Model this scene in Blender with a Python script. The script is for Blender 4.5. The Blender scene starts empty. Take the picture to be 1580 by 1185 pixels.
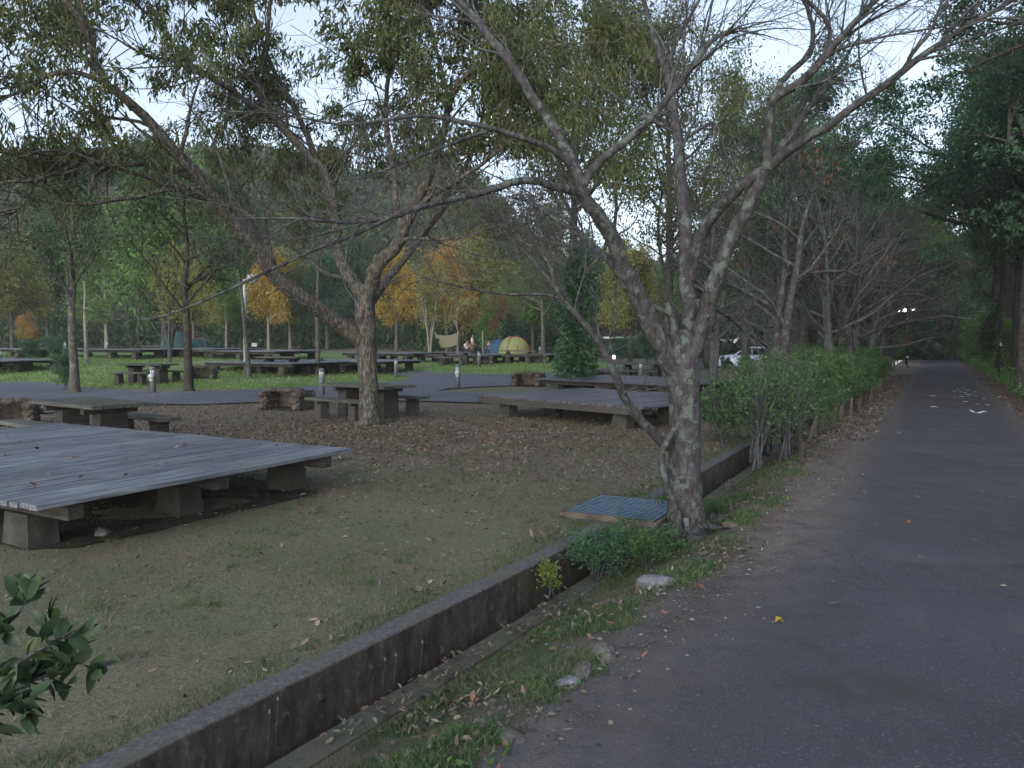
import bpy, bmesh, math, random
import numpy as np
from mathutils import Vector, Matrix

random.seed(7)
RNG = np.random.default_rng(11)
sc = bpy.context.scene
COL = sc.collection

# ------------------------------------------------------------------ camera
F = 1200.0
PITCH = math.atan(67.5 / F)
CAMZ = 1.6
cam_d = bpy.data.cameras.new('camera')
cam = bpy.data.objects.new('camera', cam_d)
COL.objects.link(cam)
cam.location = (0, 0, CAMZ)
cam.rotation_euler = (math.pi / 2 - PITCH, 0, 0)
cam_d.sensor_width = 36
cam_d.lens = F / 1580 * 36
cam_d.clip_start = 0.05
cam_d.clip_end = 2000
sc.camera = cam

# ------------------------------------------------------------------ sky and light (dusk, no direct sun)
SUN_EL, SUN_AZ = math.radians(24), math.radians(200)
world = bpy.data.worlds.new('World')
sc.world = world
world.use_nodes = True
nt = world.node_tree
nt.nodes.clear()
sky = nt.nodes.new('ShaderNodeTexSky')
sky.sky_type = 'NISHITA'
sky.sun_disc = False
sky.sun_elevation = SUN_EL
sky.sun_rotation = SUN_AZ
sky.air_density = 1.0
sky.dust_density = 1.5
sky.ozone_density = 2.0
hs = nt.nodes.new('ShaderNodeHueSaturation')
hs.inputs['Saturation'].default_value = 0.64
bg = nt.nodes.new('ShaderNodeBackground')
bg.inputs['Strength'].default_value = 0.05
wo = nt.nodes.new('ShaderNodeOutputWorld')
nt.links.new(sky.outputs[0], hs.inputs['Color'])
nt.links.new(hs.outputs[0], bg.inputs['Color'])
nt.links.new(bg.outputs[0], wo.inputs['Surface'])
sun_d = bpy.data.lights.new('sun', 'SUN')
sun_d.energy = 0.25
sun_d.angle = math.radians(70)
sun_d.color = (.95, .97, 1.0)
sun = bpy.data.objects.new('sun', sun_d)
COL.objects.link(sun)
sun.rotation_euler = Vector((math.sin(SUN_AZ) * math.cos(SUN_EL), math.cos(SUN_AZ) * math.cos(SUN_EL), math.sin(SUN_EL))).to_track_quat('Z', 'Y').to_euler()
sc.view_settings.view_transform = 'Standard'
sc.view_settings.look = 'None'
sc.view_settings.exposure = 2.58
sc.view_settings.gamma = 1.0
sc.view_settings.use_curve_mapping = False
sc.cycles.max_bounces = 5
sc.cycles.diffuse_bounces = 3
sc.cycles.transparent_max_bounces = 4

HAZE = 0.0006
sc.cycles.volume_bounces = 0
sc.cycles.volume_step_rate = 10

# ------------------------------------------------------------------ placing helpers
def smooth(a, b, x):
    t = np.clip((np.asarray(x, float) - a) / (b - a), 0, 1)
    return t * t * (3 - 2 * t)

TH = math.radians(28.44)                       # direction in which the path runs away
D = np.array([math.sin(TH), math.cos(TH)])
N = np.array([math.cos(TH), -math.sin(TH)])
W0 = np.array([0.36, 5.76])                    # a point on the outer top edge of the retaining wall

def bend(v):
    return -0.24 * smooth(1.0, -5.0, v)

def uv2xy(u, v):
    u = np.asarray(u, float); v = np.asarray(v, float); u = u + bend(v)
    return W0[0] + u * N[0] + v * D[0], W0[1] + u * N[1] + v * D[1]

def xy2uv(x, y):
    dx = np.asarray(x, float) - W0[0]; dy = np.asarray(y, float) - W0[1]
    v = dx * D[0] + dy * D[1]
    return dx * N[0] + dy * N[1] - bend(v), v

def H(x, y):
    """height of the camp ground"""
    x = np.asarray(x, float); y = np.asarray(y, float)
    left = smooth(-3, -15, x)
    z = 0.36 * smooth(32, 44, y) * smooth(9, 3, x) * (1 - left)
    z = z + left * (0.75 * smooth(23, 44, y))
    for mx, my, mr, mh in ((-8.75, 20.9, 1.5, .22), (-2.6, 14.2, 1.1, .06)):
        z = z + mh * np.exp(-((x - mx) ** 2 + (y - my) ** 2) / (mr * mr))
    # the far bank and hillside
    z = z + 2.2 * smooth(66, 84, y) * smooth(14, -2, x)
    return z

def ray(px, py):
    X = (px - 790) / F; Y = (592.5 - py) / F
    c, s = math.cos(PITCH), math.sin(PITCH)
    return np.array([X, c + Y * s, -s + Y * c])

def at(px, py, Y):
    d = ray(px, py)
    d = d * (Y / d[1])
    return (d[0], d[1], CAMZ + d[2])

def G(px, py, z=0.0):
    d = ray(px, py)
    k = (z - CAMZ) / d[2]
    return np.array([d[0] * k, d[1] * k])

def GH(px, py):
    d = ray(px, py)
    y = 2.0
    while y < 120:
        k = y / d[1]
        if CAMZ + d[2] * k <= float(H(d[0] * k, y)):
            return np.array([d[0] * k, y])
        y += 0.05
    return np.array([d[0] * 120 / d[1], 120.0])

def gp(px, Y):
    x = (px - 790) / F * Y
    return (x, Y, float(H(x, Y)))

# ------------------------------------------------------------------ object helpers
def link(o, parent=None):
    COL.objects.link(o)
    if parent is not None:
        o.parent = parent
    return o

def tag(o, label=None, cat=None, group=None, kind=None):
    if label: o['label'] = label
    if cat: o['category'] = cat
    if group: o['group'] = group
    if kind: o['kind'] = kind
    return o

def thing(name, label, cat, loc=(0, 0, 0), rz=0.0, group=None):
    o = bpy.data.objects.new(name, None)
    o.empty_display_size = 0.2
    link(o)
    o.location = loc
    o.rotation_euler = (0, 0, rz)
    return tag(o, label, cat, group)

def add_mesh(name, me, mat, parent=None):
    o = bpy.data.objects.new(name, me)
    if mat is not None:
        for m in (mat if isinstance(mat, (list, tuple)) else [mat]):
            me.materials.append(m)
    return link(o, parent)

def np_mesh(name, V, Fc, smooth_=False, rnd=None, midx=None):
    """V (n,3); Fc (m,k) faces all with k corners, or list of such arrays"""
    if not isinstance(Fc, list): Fc = [Fc]
    Fc = [f for f in Fc if len(f)]
    me = bpy.data.meshes.new(name)
    V = np.ascontiguousarray(V, dtype=np.float32)
    me.vertices.add(len(V))
    me.vertices.foreach_set('co', V.ravel())
    loops = np.concatenate([f.ravel() for f in Fc]).astype(np.int32)
    sizes = np.concatenate([np.full(len(f), f.shape[1]) for f in Fc])
    starts = np.concatenate([[0], np.cumsum(sizes)[:-1]]).astype(np.int32)
    me.loops.add(len(loops))
    me.loops.foreach_set('vertex_index', loops)
    me.polygons.add(len(starts))
    me.polygons.foreach_set('loop_start', starts)
    if smooth_:
        me.polygons.foreach_set('use_smooth', np.ones(len(starts), dtype=bool))
    else:
        me.polygons.foreach_set('use_smooth', np.zeros(len(starts), dtype=bool))
    if midx is not None:
        me.polygons.foreach_set('material_index', midx.astype(np.int32))
    me.update(calc_edges=True)
    if rnd is not None:
        a = me.attributes.new('rnd', 'FLOAT', 'FACE')
        a.data.foreach_set('value', np.asarray(rnd, dtype=np.float32))
    return me

class MB:
    """collects small solids into ONE mesh"""
    def __init__(s): s.v = []; s.f = []
    def add(s, vs, fs):
        n = len(s.v); s.v += [tuple(v) for v in vs]; s.f += [tuple(i + n for i in f) for f in fs]; return s
    def box(s, c, d, M=None, taper=1.0, jit=0.0):
        x, y, z = d[0] / 2, d[1] / 2, d[2] / 2
        vs = [Vector((sx * x * (taper if sz > 0 else 1), sy * y * (taper if sz > 0 else 1), sz * z)) for sz in (-1, 1) for sx, sy in ((-1, -1), (1, -1), (1, 1), (-1, 1))]
        if jit: vs = [v + Vector((random.uniform(-jit, jit), random.uniform(-jit, jit), random.uniform(-jit, jit))) for v in vs]
        if M is not None: vs = [M @ v for v in vs]
        vs = [v + Vector(c) for v in vs]
        return s.add(vs, [(0, 3, 2, 1), (4, 5, 6, 7), (0, 1, 5, 4), (1, 2, 6, 5), (2, 3, 7, 6), (3, 0, 4, 7)])
    def prism(s, c, L, w, h, ch=0.006, axis='x', M=None, e0=0.0, e1=0.0):
        """chamfered bar: length L along axis, w across, h high, centred on c"""
        a, b = w / 2, h / 2
        pr = [(-a + ch, -b), (a - ch, -b), (a, -b + ch), (a, b - ch), (a - ch, b), (-a + ch, b), (-a, b - ch), (-a, -b + ch)]
        vs = []
        for e, x in ((e0, -L / 2), (e1, L / 2)):
            for p, q in pr:
                v = Vector((x + e, p, q)) if axis == 'x' else Vector((p, x + e, q))
                if M is not None: v = M @ v
                vs.append(v + Vector(c))
        fs = [(i, (i + 1) % 8, 8 + (i + 1) % 8, 8 + i) for i in range(8)]
        fs += [tuple(range(7, -1, -1)), tuple(range(8, 16))]
        return s.add(vs, fs)
    def cyl(s, p0, p1, r0, r1=None, n=10, caps=True):
        r1 = r0 if r1 is None else r1
        p0, p1 = Vector(p0), Vector(p1)
        t = (p1 - p0).normalized()
        a = t.orthogonal().normalized(); b = t.cross(a)
        vs = [p + (a * math.cos(2 * math.pi * i / n) + b * math.sin(2 * math.pi * i / n)) * r for p, r in ((p0, r0), (p1, r1)) for i in range(n)]
        fs = [(i, (i + 1) % n, n + (i + 1) % n, n + i) for i in range(n)]
        if caps: fs += [tuple(range(n - 1, -1, -1)), tuple(range(n, 2 * n))]
        return s.add(vs, fs)
    def lathe(s, prof, c=(0, 0, 0), n=12):
        c = Vector(c); vs = []
        for r, z in prof:
            for i in range(n):
                vs.append(c + Vector((r * math.cos(2 * math.pi * i / n), r * math.sin(2 * math.pi * i / n), z)))
        fs = []
        for k in range(len(prof) - 1):
            for i in range(n):
                fs.append((k * n + i, k * n + (i + 1) % n, (k + 1) * n + (i + 1) % n, (k + 1) * n + i))
        fs += [tuple(range(n - 1, -1, -1)), tuple(range((len(prof) - 1) * n, len(prof) * n))]
        return s.add(vs, fs)
    def mesh(s, name, smooth_=False):
        me = bpy.data.meshes.new(name)
        me.from_pydata(s.v, [], s.f)
        bm = bmesh.new(); bm.from_mesh(me)
        bmesh.ops.recalc_face_normals(bm, faces=bm.faces); bm.to_mesh(me); bm.free()
        if smooth_:
            me.polygons.foreach_set('use_smooth', np.ones(len(me.polygons), dtype=bool))
        me.update()
        return me
    def build(s, name, mat, parent=None, smooth_=False):
        return add_mesh(name, s.mesh(name, smooth_), mat, parent)

def copy_tree(o, parent=None):
    c = o.copy(); COL.objects.link(c)
    if parent is not None: c.parent = parent
    for ch in o.children: copy_tree(ch, c)
    return c

# ------------------------------------------------------------------ materials
class NT:
    def __init__(s, name):
        s.m = bpy.data.materials.new(name); s.m.use_nodes = True
        s.t = s.m.node_tree; s.t.nodes.clear()
        s.out = s.n('ShaderNodeOutputMaterial')
        s.b = s.n('ShaderNodeBsdfPrincipled')
        s.b.inputs['Specular IOR Level'].default_value = 0.25
        s.l(s.b.outputs[0], s.out.inputs['Surface'])
        s.co = s.n('ShaderNodeNewGeometry').outputs['Position']
    def n(s, t, **k):
        x = s.t.nodes.new(t)
        for a, b in k.items(): setattr(x, a, b)
        return x
    def l(s, a, b): s.t.links.new(a, b)
    def obj(s):
        s.co = s.n('ShaderNodeTexCoord').outputs['Object']; return s
    def noise(s, scale, detail=4, rough=.55, vec=None, dist=0.0):
        x = s.n('ShaderNodeTexNoise'); x.inputs['Scale'].default_value = scale
        x.inputs['Detail'].default_value = detail; x.inputs['Roughness'].default_value = rough
        x.inputs['Distortion'].default_value = dist
        s.l(vec or s.co, x.inputs['Vector']); return x.outputs['Fac']
    def scale(s, sx, sy, sz, rz=0.0, vec=None):
        x = s.n('ShaderNodeMapping'); x.inputs['Scale'].default_value = (sx, sy, sz)
        x.inputs['Rotation'].default_value = (0, 0, rz)
        s.l(vec or s.co, x.inputs['Vector']); return x.outputs[0]
    def ramp(s, fac, stops):
        x = s.n('ShaderNodeValToRGB'); e = x.color_ramp.elements
        while len(e) < len(stops): e.new(0.5)
        for i, (p, c) in enumerate(stops):
            e[i].position = p
            e[i].color = (c, c, c, 1) if isinstance(c, (int, float)) else (*c, 1)
        s.l(fac, x.inputs[0]); return x.outputs[0]
    def mix(s, f, a, b, mode='MIX'):
        x = s.n('ShaderNodeMix', data_type='RGBA', blend_type=mode)
        for i, v in ((0, f), (6, a), (7, b)):
            if isinstance(v, (int, float)): x.inputs[i].default_value = v
            elif isinstance(v, tuple): x.inputs[i].default_value = (*v, 1)
            else: s.l(v, x.inputs[i])
        return x.outputs[2]
    def math(s, op, a, b=0.0):
        x = s.n('ShaderNodeMath', operation=op)
        for i, v in ((0, a), (1, b)):
            if isinstance(v, (int, float)): x.inputs[i].default_value = v
            else: s.l(v, x.inputs[i])
        return x.outputs[0]
    def attr(s, name='rnd'):
        x = s.n('ShaderNodeAttribute'); x.attribute_name = name; return x.outputs['Fac']
    def orand(s): return s.n('ShaderNodeObjectInfo').outputs['Random']
    def bump(s, h, strength=.4, dist=.02):
        x = s.n('ShaderNodeBump'); x.inputs['Strength'].default_value = strength
        x.inputs['Distance'].default_value = dist
        s.l(h, x.inputs['Height']); s.l(x.outputs[0], s.b.inputs['Normal'])
    def color(s, c):
        if isinstance(c, tuple): s.b.inputs['Base Color'].default_value = (*c, 1)
        else: s.l(c, s.b.inputs['Base Color'])
        return s
    def rough(s, r):
        if isinstance(r, (int, float)): s.b.inputs['Roughness'].default_value = r
        else: s.l(r, s.b.inputs['Roughness'])
        return s

M = {}
def plain(name, c, rough=.6, metal=0.0, var=.12, sc_=9):
    t = NT(name).obj()
    n = t.noise(sc_, 5)
    a = tuple(x * (1 - var) for x in c); b = tuple(min(1, x * (1 + var)) for x in c)
    t.color(t.ramp(n, [(.3, a), (.7, b)])).rough(rough)
    t.b.inputs['Metallic'].default_value = metal
    M[name] = t.m
    return t

def leaf_mat(name, c1, c2, c3, clump=.8, rough=.5, trans=.35):
    """leaf colour: varies leaf by leaf and, gently, clump by clump"""
    t = NT(name)
    r = t.attr()
    c = t.ramp(r, [(0, c1), (.55, c2), (1, c3)])
    n = t.noise(clump, 2)
    c = t.mix(t.ramp(n, [(.35, 0.0), (.65, 1.0)]), c, t.mix(.6, c, c1))
    t.color(c).rough(rough)
    tr = t.n('ShaderNodeBsdfTranslucent'); t.l(c, tr.inputs[0])
    mx = t.n('ShaderNodeMixShader'); mx.inputs[0].default_value = trans
    t.l(t.b.outputs[0], mx.inputs[1]); t.l(tr.outputs[0], mx.inputs[2]); t.l(mx.outputs[0], t.out.inputs[0])
    M[name] = t.m

def bark_mat(name, dark, mid, light, lich=None, amount=.5, sc_=1.0, bs=1.0):
    t = NT(name)
    v = t.scale(1, 1, .35)
    n = t.noise(26 * sc_, 6, .65, v)
    n2 = t.noise(5 * sc_, 4)
    c = t.ramp(n, [(.36, dark), (.5, mid), (.64, light)])
    c = t.mix(t.ramp(n2, [(.35, 0.0), (.7, .6)]), c, t.mix(.5, c, light))
    if lich:
        vo = t.n('ShaderNodeTexVoronoi'); vo.inputs['Scale'].default_value = 16 * sc_
        t.l(t.scale(1, 1, .8), vo.inputs['Vector'])
        l1 = t.noise(9 * sc_, 6, .72, dist=.4)
        k = t.math('ADD', t.math('MULTIPLY', vo.outputs['Distance'], -.22), l1)
        f = t.ramp(k, [(.47 - .12 * amount, 0.0), (.53 - .12 * amount, .85)])
        c = t.mix(f, c, t.ramp(t.noise(60, 3), [(.35, tuple(x * .7 for x in lich)), (.65, lich)]))
    t.color(c).rough(.9)
    t.bump(n, bs, .035 * bs)
    M[name] = t.m

bark_mat('cherry_bark', (.02, .019, .02), (.042, .04, .042), (.076, .075, .078), (.115, .14, .125), .45, 1.0, .6)
bark_mat('branch_bark', (.034, .034, .036), (.07, .07, .074), (.125, .13, .14), (.12, .14, .125), .0)
bark_mat('oak_bark', (.016, .014, .012), (.045, .04, .034), (.17, .16, .14), (.12, .13, .1), .0, 1.0)
bark_mat('grey_bark', (.035, .032, .027), (.075, .068, .058), (.13, .12, .105), (.2, .22, .18), .3)
bark_mat('pale_bark', (.12, .11, .09), (.2, .185, .16), (.3, .28, .24), None)
bark_mat('dark_bark', (.02, .017, .015), (.045, .04, .035), (.08, .072, .065), None)
leaf_mat('oak_leaf', (0.066, 0.097, 0.040), (0.110, 0.143, 0.057), (0.187, 0.165, 0.083), 1.2)
leaf_mat('green_leaf', (0.086, 0.169, 0.050), (0.157, 0.268, 0.078), (0.240, 0.366, 0.112), .9)
leaf_mat('dark_leaf', (0.039, 0.073, 0.034), (0.073, 0.121, 0.054), (0.108, 0.169, 0.073), .7, .4)
leaf_mat('cool_leaf', (0.045, 0.102, 0.057), (0.072, 0.155, 0.081), (0.122, 0.215, 0.113), .8, .45)
leaf_mat('olive_leaf', (0.167, 0.190, 0.053), (0.262, 0.286, 0.082), (0.407, 0.358, 0.106), .9)
leaf_mat('yellow_leaf', (0.233, 0.204, 0.044), (0.524, 0.364, 0.073), (0.670, 0.422, 0.087), .9)
leaf_mat('orange_leaf', (.24, .18, .05), (.44, .29, .07), (.5, .27, .07), .9)
leaf_mat('red_leaf', (.14, .06, .035), (.28, .11, .06), (.34, .17, .07), .9)
leaf_mat('hedge_leaf', (0.053, 0.106, 0.042), (0.090, 0.166, 0.067), (0.150, 0.247, 0.097), 2.5, .4)
leaf_mat('camellia_leaf', (.03, .055, .03), (.05, .085, .045), (.09, .12, .06), 4, .36, .15)
leaf_mat('hill_leaf', (.045, .07, .028), (.08, .11, .04), (.12, .125, .055), .12)
leaf_mat('grass_blade', (.06, .1, .045), (.11, .165, .075), (.22, .22, .12), 1.2)
leaf_mat('lawn_blade', (.07, .1, .045), (.13, .155, .075), (.27, .25, .17), 1.0)
leaf_mat('weed_leaf', (0.037, 0.091, 0.030), (0.067, 0.146, 0.049), (0.146, 0.244, 0.061), 5)
leaf_mat('yellow_green_leaf', (.08, .12, .03), (.15, .2, .04), (.24, .28, .05), 5)
leaf_mat('litter_leaf', (.055, .045, .038), (.135, .112, .09), (.27, .235, .2), 1.5, .8, .05)
leaf_mat('red_litter', (.12, .065, .05), (.19, .105, .075), (.26, .17, .12), 1.5, .8, .05)

# weathered decking / timber
def wood(name, a, b, c, along='x', moss=None):
    t = NT(name).obj()
    v = t.scale(*((1.1, 28, 28) if along == 'x' else (28, 1.1, 28)))
    n = t.noise(1.6, 7, .72, v)
    n2 = t.noise(1.3, 4)
    col = t.ramp(n, [(.34, a), (.5, b), (.66, c)])
    col = t.mix(t.ramp(n2, [(.35, 0.0), (.7, .55)]), col, a)
    col = t.mix(1.0, col, t.ramp(t.orand(), [(0, .72), (1, 1.22)]), 'MULTIPLY')
    if moss: col = t.mix(t.ramp(t.noise(2.2, 5, .7), [(.52, 0.0), (.68, .7)]), col, moss)
    t.color(col).rough(.55 if 'deck' in name else .75); t.bump(n, .5, .006)
    if 'deck' in name: t.b.inputs['Specular IOR Level'].default_value = .5
    M[name] = t.m
wood('deck_wood', (.05, .054, .064), (.13, .142, .168), (.3, .325, .37), 'x', (.15, .18, .16))
wood('deck_wood_dark', (.045, .042, .05), (.085, .082, .095), (.15, .145, .165), 'x')
wood('beam_wood', (.03, .028, .026), (.06, .055, .05), (.1, .094, .086), 'y', (.06, .068, .05))
wood('table_wood', (.04, .043, .037), (.08, .082, .07), (.135, .145, .125), 'x', (.1, .13, .09))
wood('post_wood', (.045, .038, .032), (.085, .072, .062), (.14, .125, .105), 'x', (.1, .13, .08))

t = NT('concrete_old')
n = t.noise(3.5, 6, .7); n2 = t.noise(30, 4)
c = t.ramp(n, [(.3, (.028, .027, .024)), (.5, (.052, .05, .045)), (.72, (.088, .086, .077))])
c = t.mix(t.ramp(t.noise(2.1, 4), [(.5, 0.0), (.7, .6)]), c, (.075, .085, .05))
t.color(c).rough(.9); t.bump(n2, .4, .008); M['concrete_old'] = t.m

# retaining wall: pale worn top edge, dark stained face with run marks
t = NT('wall_concrete')
v = t.scale(1, 1, .45)
n = t.noise(9, 7, .75, v); n2 = t.noise(18, 5, .65); n3 = t.noise(1.7, 3)
c = t.ramp(n, [(.32, (.02, .016, .014)), (.5, (.046, .038, .032)), (.66, (.082, .072, .061)), (.78, (.19, .175, .16))])
c = t.mix(t.ramp(n2, [(.58, 0.0), (.72, .7)]), c, (.15, .14, .125))
c = t.mix(t.ramp(n3, [(.5, 0.0), (.7, .5)]), c, (.05, .06, .035))
t.color(c).rough(.9); t.bump(n2, .6, .012); M['wall_concrete'] = t.m
t = NT('wall_cap')
n2 = t.noise(40, 5, .7)
c = t.ramp(n2, [(.3, (.05, .05, .05)), (.55, (.1, .1, .1)), (.75, (.18, .18, .178))])
c = t.mix(t.ramp(t.noise(3, 4), [(.5, 0.0), (.66, .6)]), c, (.1, .1, .075))
t.color(c).rough(.9); t.bump(n2, .5, .01); M['wall_cap'] = t.m
t = NT('gutter_concrete')
n2 = t.noise(25, 5, .7)
c = t.ramp(n2, [(.3, (.045, .055, .04)), (.6, (.085, .1, .075)), (.8, (.14, .15, .12))])
c = t.mix(t.ramp(t.noise(3, 5, .7), [(.45, 0.0), (.6, .8)]), c, (.09, .075, .06))
t.color(c).rough(.95); t.bump(n2, .5, .01); M['gutter_concrete'] = t.m

# asphalt path: dark worn asphalt with aggregate specks, dusty near the edge
t = NT('path_asphalt')
vo = t.n('ShaderNodeTexVoronoi'); vo.inputs['Scale'].default_value = 95; t.l(t.co, vo.inputs['Vector'])
spk = t.ramp(vo.outputs['Color'], [(.78, 0.0), (.97, 1.0)])
n = t.noise(.55, 5, .6); n2 = t.noise(120, 3, .8); n3 = t.noise(2.3, 5, .65)
c = t.ramp(n, [(.35, (.036, .036, .044)), (.65, (.08, .081, .094))])
c = t.mix(.5, c, t.ramp(n2, [(.3, (.02, .02, .023)), (.7, (.11, .11, .12))]))
c = t.mix(t.math('MULTIPLY', spk, .45), c, (.2, .2, .21))
c = t.mix(t.ramp(n3, [(.52, 0.0), (.72, .35)]), c, (.105, .104, .107))
c = t.mix(t.ramp(t.noise(.9, 4, .7), [(.54, 0.0), (.66, .6)]), c, (.04, .04, .034))
ck = t.n('ShaderNodeTexVoronoi'); ck.feature = 'DISTANCE_TO_EDGE'; ck.inputs['Scale'].default_value = 1.1
wv = t.n('ShaderNodeVectorMath', operation='ADD'); wn = t.n('ShaderNodeTexNoise'); wn.inputs['Scale'].default_value = 3.5; t.l(t.co, wn.inputs['Vector']); t.l(t.co, wv.inputs[0]); t.l(wn.outputs['Color'], wv.inputs[1]); t.l(wv.outputs[0], ck.inputs['Vector'])
c = t.mix(t.math('MULTIPLY', t.ramp(ck.outputs['Distance'], [(.0, 1.0), (.012, 0.0)]), t.ramp(t.noise(.6, 2), [(.5, 0.0), (.6, .7)])), c, (.025, .024, .022))
at_ = t.attr('dust')
c = t.mix(t.math('MULTIPLY', at_, t.ramp(t.noise(5, 6, .7), [(.35, 0.15), (.55, 1.0)])), c, t.ramp(t.noise(60, 4, .8), [(.3, (.09, .075, .062)), (.7, (.2, .175, .15))]))
t.color(c).rough(.82); t.bump(t.math('ADD', n2, vo.outputs['Distance']), .5, .006); M['path_asphalt'] = t.m
t = NT('road_asphalt')
n = t.noise(.35, 4, .6); n2 = t.noise(60, 3, .8)
c = t.ramp(n, [(.3, (.07, .078, .095)), (.7, (.105, .115, .135))])
c = t.mix(.25, c, t.ramp(n2, [(.3, (.04, .04, .045)), (.7, (.16, .16, .17))]))
c = t.mix(t.ramp(t.noise(.7, 4), [(.62, 0.0), (.7, .5)]), c, (.15, .14, .12))
t.color(c).rough(.8); M['road_asphalt'] = t.m

# camp ground: worn turf near, leaf-strewn soil in the middle, green lawn beyond the road
t = NT('ground_turf')
big = t.noise(.35, 4, .6); mid = t.noise(2.2, 5, .65); fine = t.noise(45, 4, .8); fine2 = t.noise(160, 2, .8)
green = t.ramp(fine, [(.3, (.085, .1, .058)), (.55, (.165, .185, .11)), (.75, (.26, .275, .175))])
soil = t.ramp(fine, [(.3, (.11, .088, .065)), (.55, (.215, .178, .136)), (.75, (.33, .285, .225))])
lawn = t.ramp(fine, [(.3, (.1, .18, .05)), (.6, (.17, .28, .085)), (.8, (.22, .32, .12))])
lt = t.ramp(fine, [(.3, (.1, .08, .062)), (.55, (.2, .163, .128)), (.75, (.31, .265, .215))])
c = t.mix(t.ramp(t.math('ADD', t.math('MULTIPLY', big, .6), t.math('MULTIPLY', mid, .4)), [(.4, 0.0), (.6, 1.0)]), green, soil)
c = t.mix(t.math('MULTIPLY', t.attr('litter'), t.ramp(mid, [(.3, .4), (.6, 1.0)])), c, lt)
c = t.mix(t.math('MULTIPLY', t.attr('lawn'), t.ramp(t.noise(.8, 4, .65), [(.3, .55), (.55, 1.0)])), c, lawn)
c = t.mix(t.ramp(fine2, [(.35, .0), (.65, .5)]), c, t.mix(.7, c, (.03, .028, .02)))
c = t.mix(t.ramp(t.noise(14, 5, .75), [(.56, 0.0), (.68, .55)]), c, (.07, .062, .045))
t.color(c).rough(.95); t.bump(fine, .8, .03); M['ground_turf'] = t.m
# verge: soil, moss, gravel
t = NT('verge_soil')
mid = t.noise(3.5, 5, .65); fine = t.noise(70, 5, .8); 
soil = t.ramp(fine, [(.3, (.09, .075, .06)), (.55, (.175, .15, .122)), (.78, (.29, .26, .22))])
green = t.ramp(fine, [(.3, (.035, .06, .028)), (.6, (.085, .12, .055)), (.8, (.13, .15, .08))])
c = t.mix(t.math('MULTIPLY', t.attr('moss'), t.ramp(mid, [(.42, 0.0), (.58, 1.0)])), soil, green)
t.color(c).rough(.95); t.bump(fine, .9, .03); M['verge_soil'] = t.m

plain('stone', (.11, .105, .095), .9, var=.5, sc_=5)
plain('dark_stone', (.085, .072, .06), .92, var=.5, sc_=6)
plain('pale_stone', (.16, .165, .175), .85, var=.35, sc_=12)
plain('soot', (.02, .018, .016), .95)
plain('galvanised', (.1, .16, .24), .45, .55, var=.2)
plain('rust_iron', (.06, .035, .03), .8, .1, var=.4)
plain('bollard_grey', (.12, .135, .155), .5, .1)
plain('lamp_white', (.42, .45, .48), .35)
plain('sign_white', (.42, .42, .41), .6)
plain('black_metal', (.02, .02, .022), .4, .5)
plain('tent_yellow', (.2, .23, .09), .7)
plain('tent_orange', (.28, .1, .06), .7)
plain('tent_blue', (.04, .09, .16), .7)
plain('tent_navy', (.05, .055, .07), .7)
plain('tent_teal', (.03, .075, .075), .7)
plain('tarp_khaki', (.18, .165, .1), .8)
plain('car_paint', (.62, .70, .80), .25, 0, var=.03)
plain('car_glass', (.02, .025, .03), .08)
plain('tyre', (.015, .015, .015), .8)
plain('skin', (.42, .26, .19), .6)
plain('hair', (.015, .012, .01), .6)
plain('shirt_white', (.7, .68, .68), .8)
plain('cloth_dark', (.05, .055, .08), .8)
plain('cloth_tan', (.3, .16, .09), .8)
plain('chalk', (.72, .74, .76), .9)
plain('bank_earth', (.11, .075, .052), .95, var=.35, sc_=3)
plain('soil_and_shade', (.045, .036, .026), .95, var=.4, sc_=3)  # dark woodland soil, also the painted shade below the near platform
plain('red_tail', (.3, .02, .02), .4)
def emit(name, c, s):
    m = bpy.data.materials.new(name); m.use_nodes = True
    b = m.node_tree.nodes['Principled BSDF']
    b.inputs['Base Color'].default_value = (*c, 1)
    b.inputs['Emission Color'].default_value = (*c, 1); b.inputs['Emission Strength'].default_value = s
    M[name] = m
emit('lamp_glow', (1, .97, .85), 12)
emit('lamp_warm', (1, .75, .5), 1.2)

# ------------------------------------------------------------------ setting: ground sheets
def grid_sheet(name, us, vs, zf, mat, attrs={}, smooth_=True):
    U, Vv = np.meshgrid(us, vs, indexing='ij')
    X, Y = uv2xy(U, Vv)
    Z = zf(U, Vv, X, Y)
    V = np.stack([X, Y, Z], -1).reshape(-1, 3)
    a, b = len(us), len(vs)
    i = (np.arange(a - 1)[:, None] * b + np.arange(b - 1)[None]).reshape(-1)
    Fc = np.stack([i, i + b, i + b + 1, i + 1], 1)
    me = np_mesh(name, V, Fc, smooth_)
    for k, f in attrs.items():
        at2 = me.attributes.new(k, 'FLOAT', 'POINT')
        at2.data.foreach_set('value', f(U, Vv, X, Y).astype(np.float32).ravel())
    o = add_mesh(name, me, mat)
    return tag(o, kind='structure')

def bumps(x, y, a=.008):
    return a * (np.sin(x * 3.1 + 1.3 * np.sin(y * 2.3)) + np.sin(y * 4.3 + 1.7 * np.sin(x * 1.9 + 2)) + .6 * np.sin(x * 9.7 + y * 7.1) + .5 * np.sin(y * 13.1 - x * 5.3))

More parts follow.
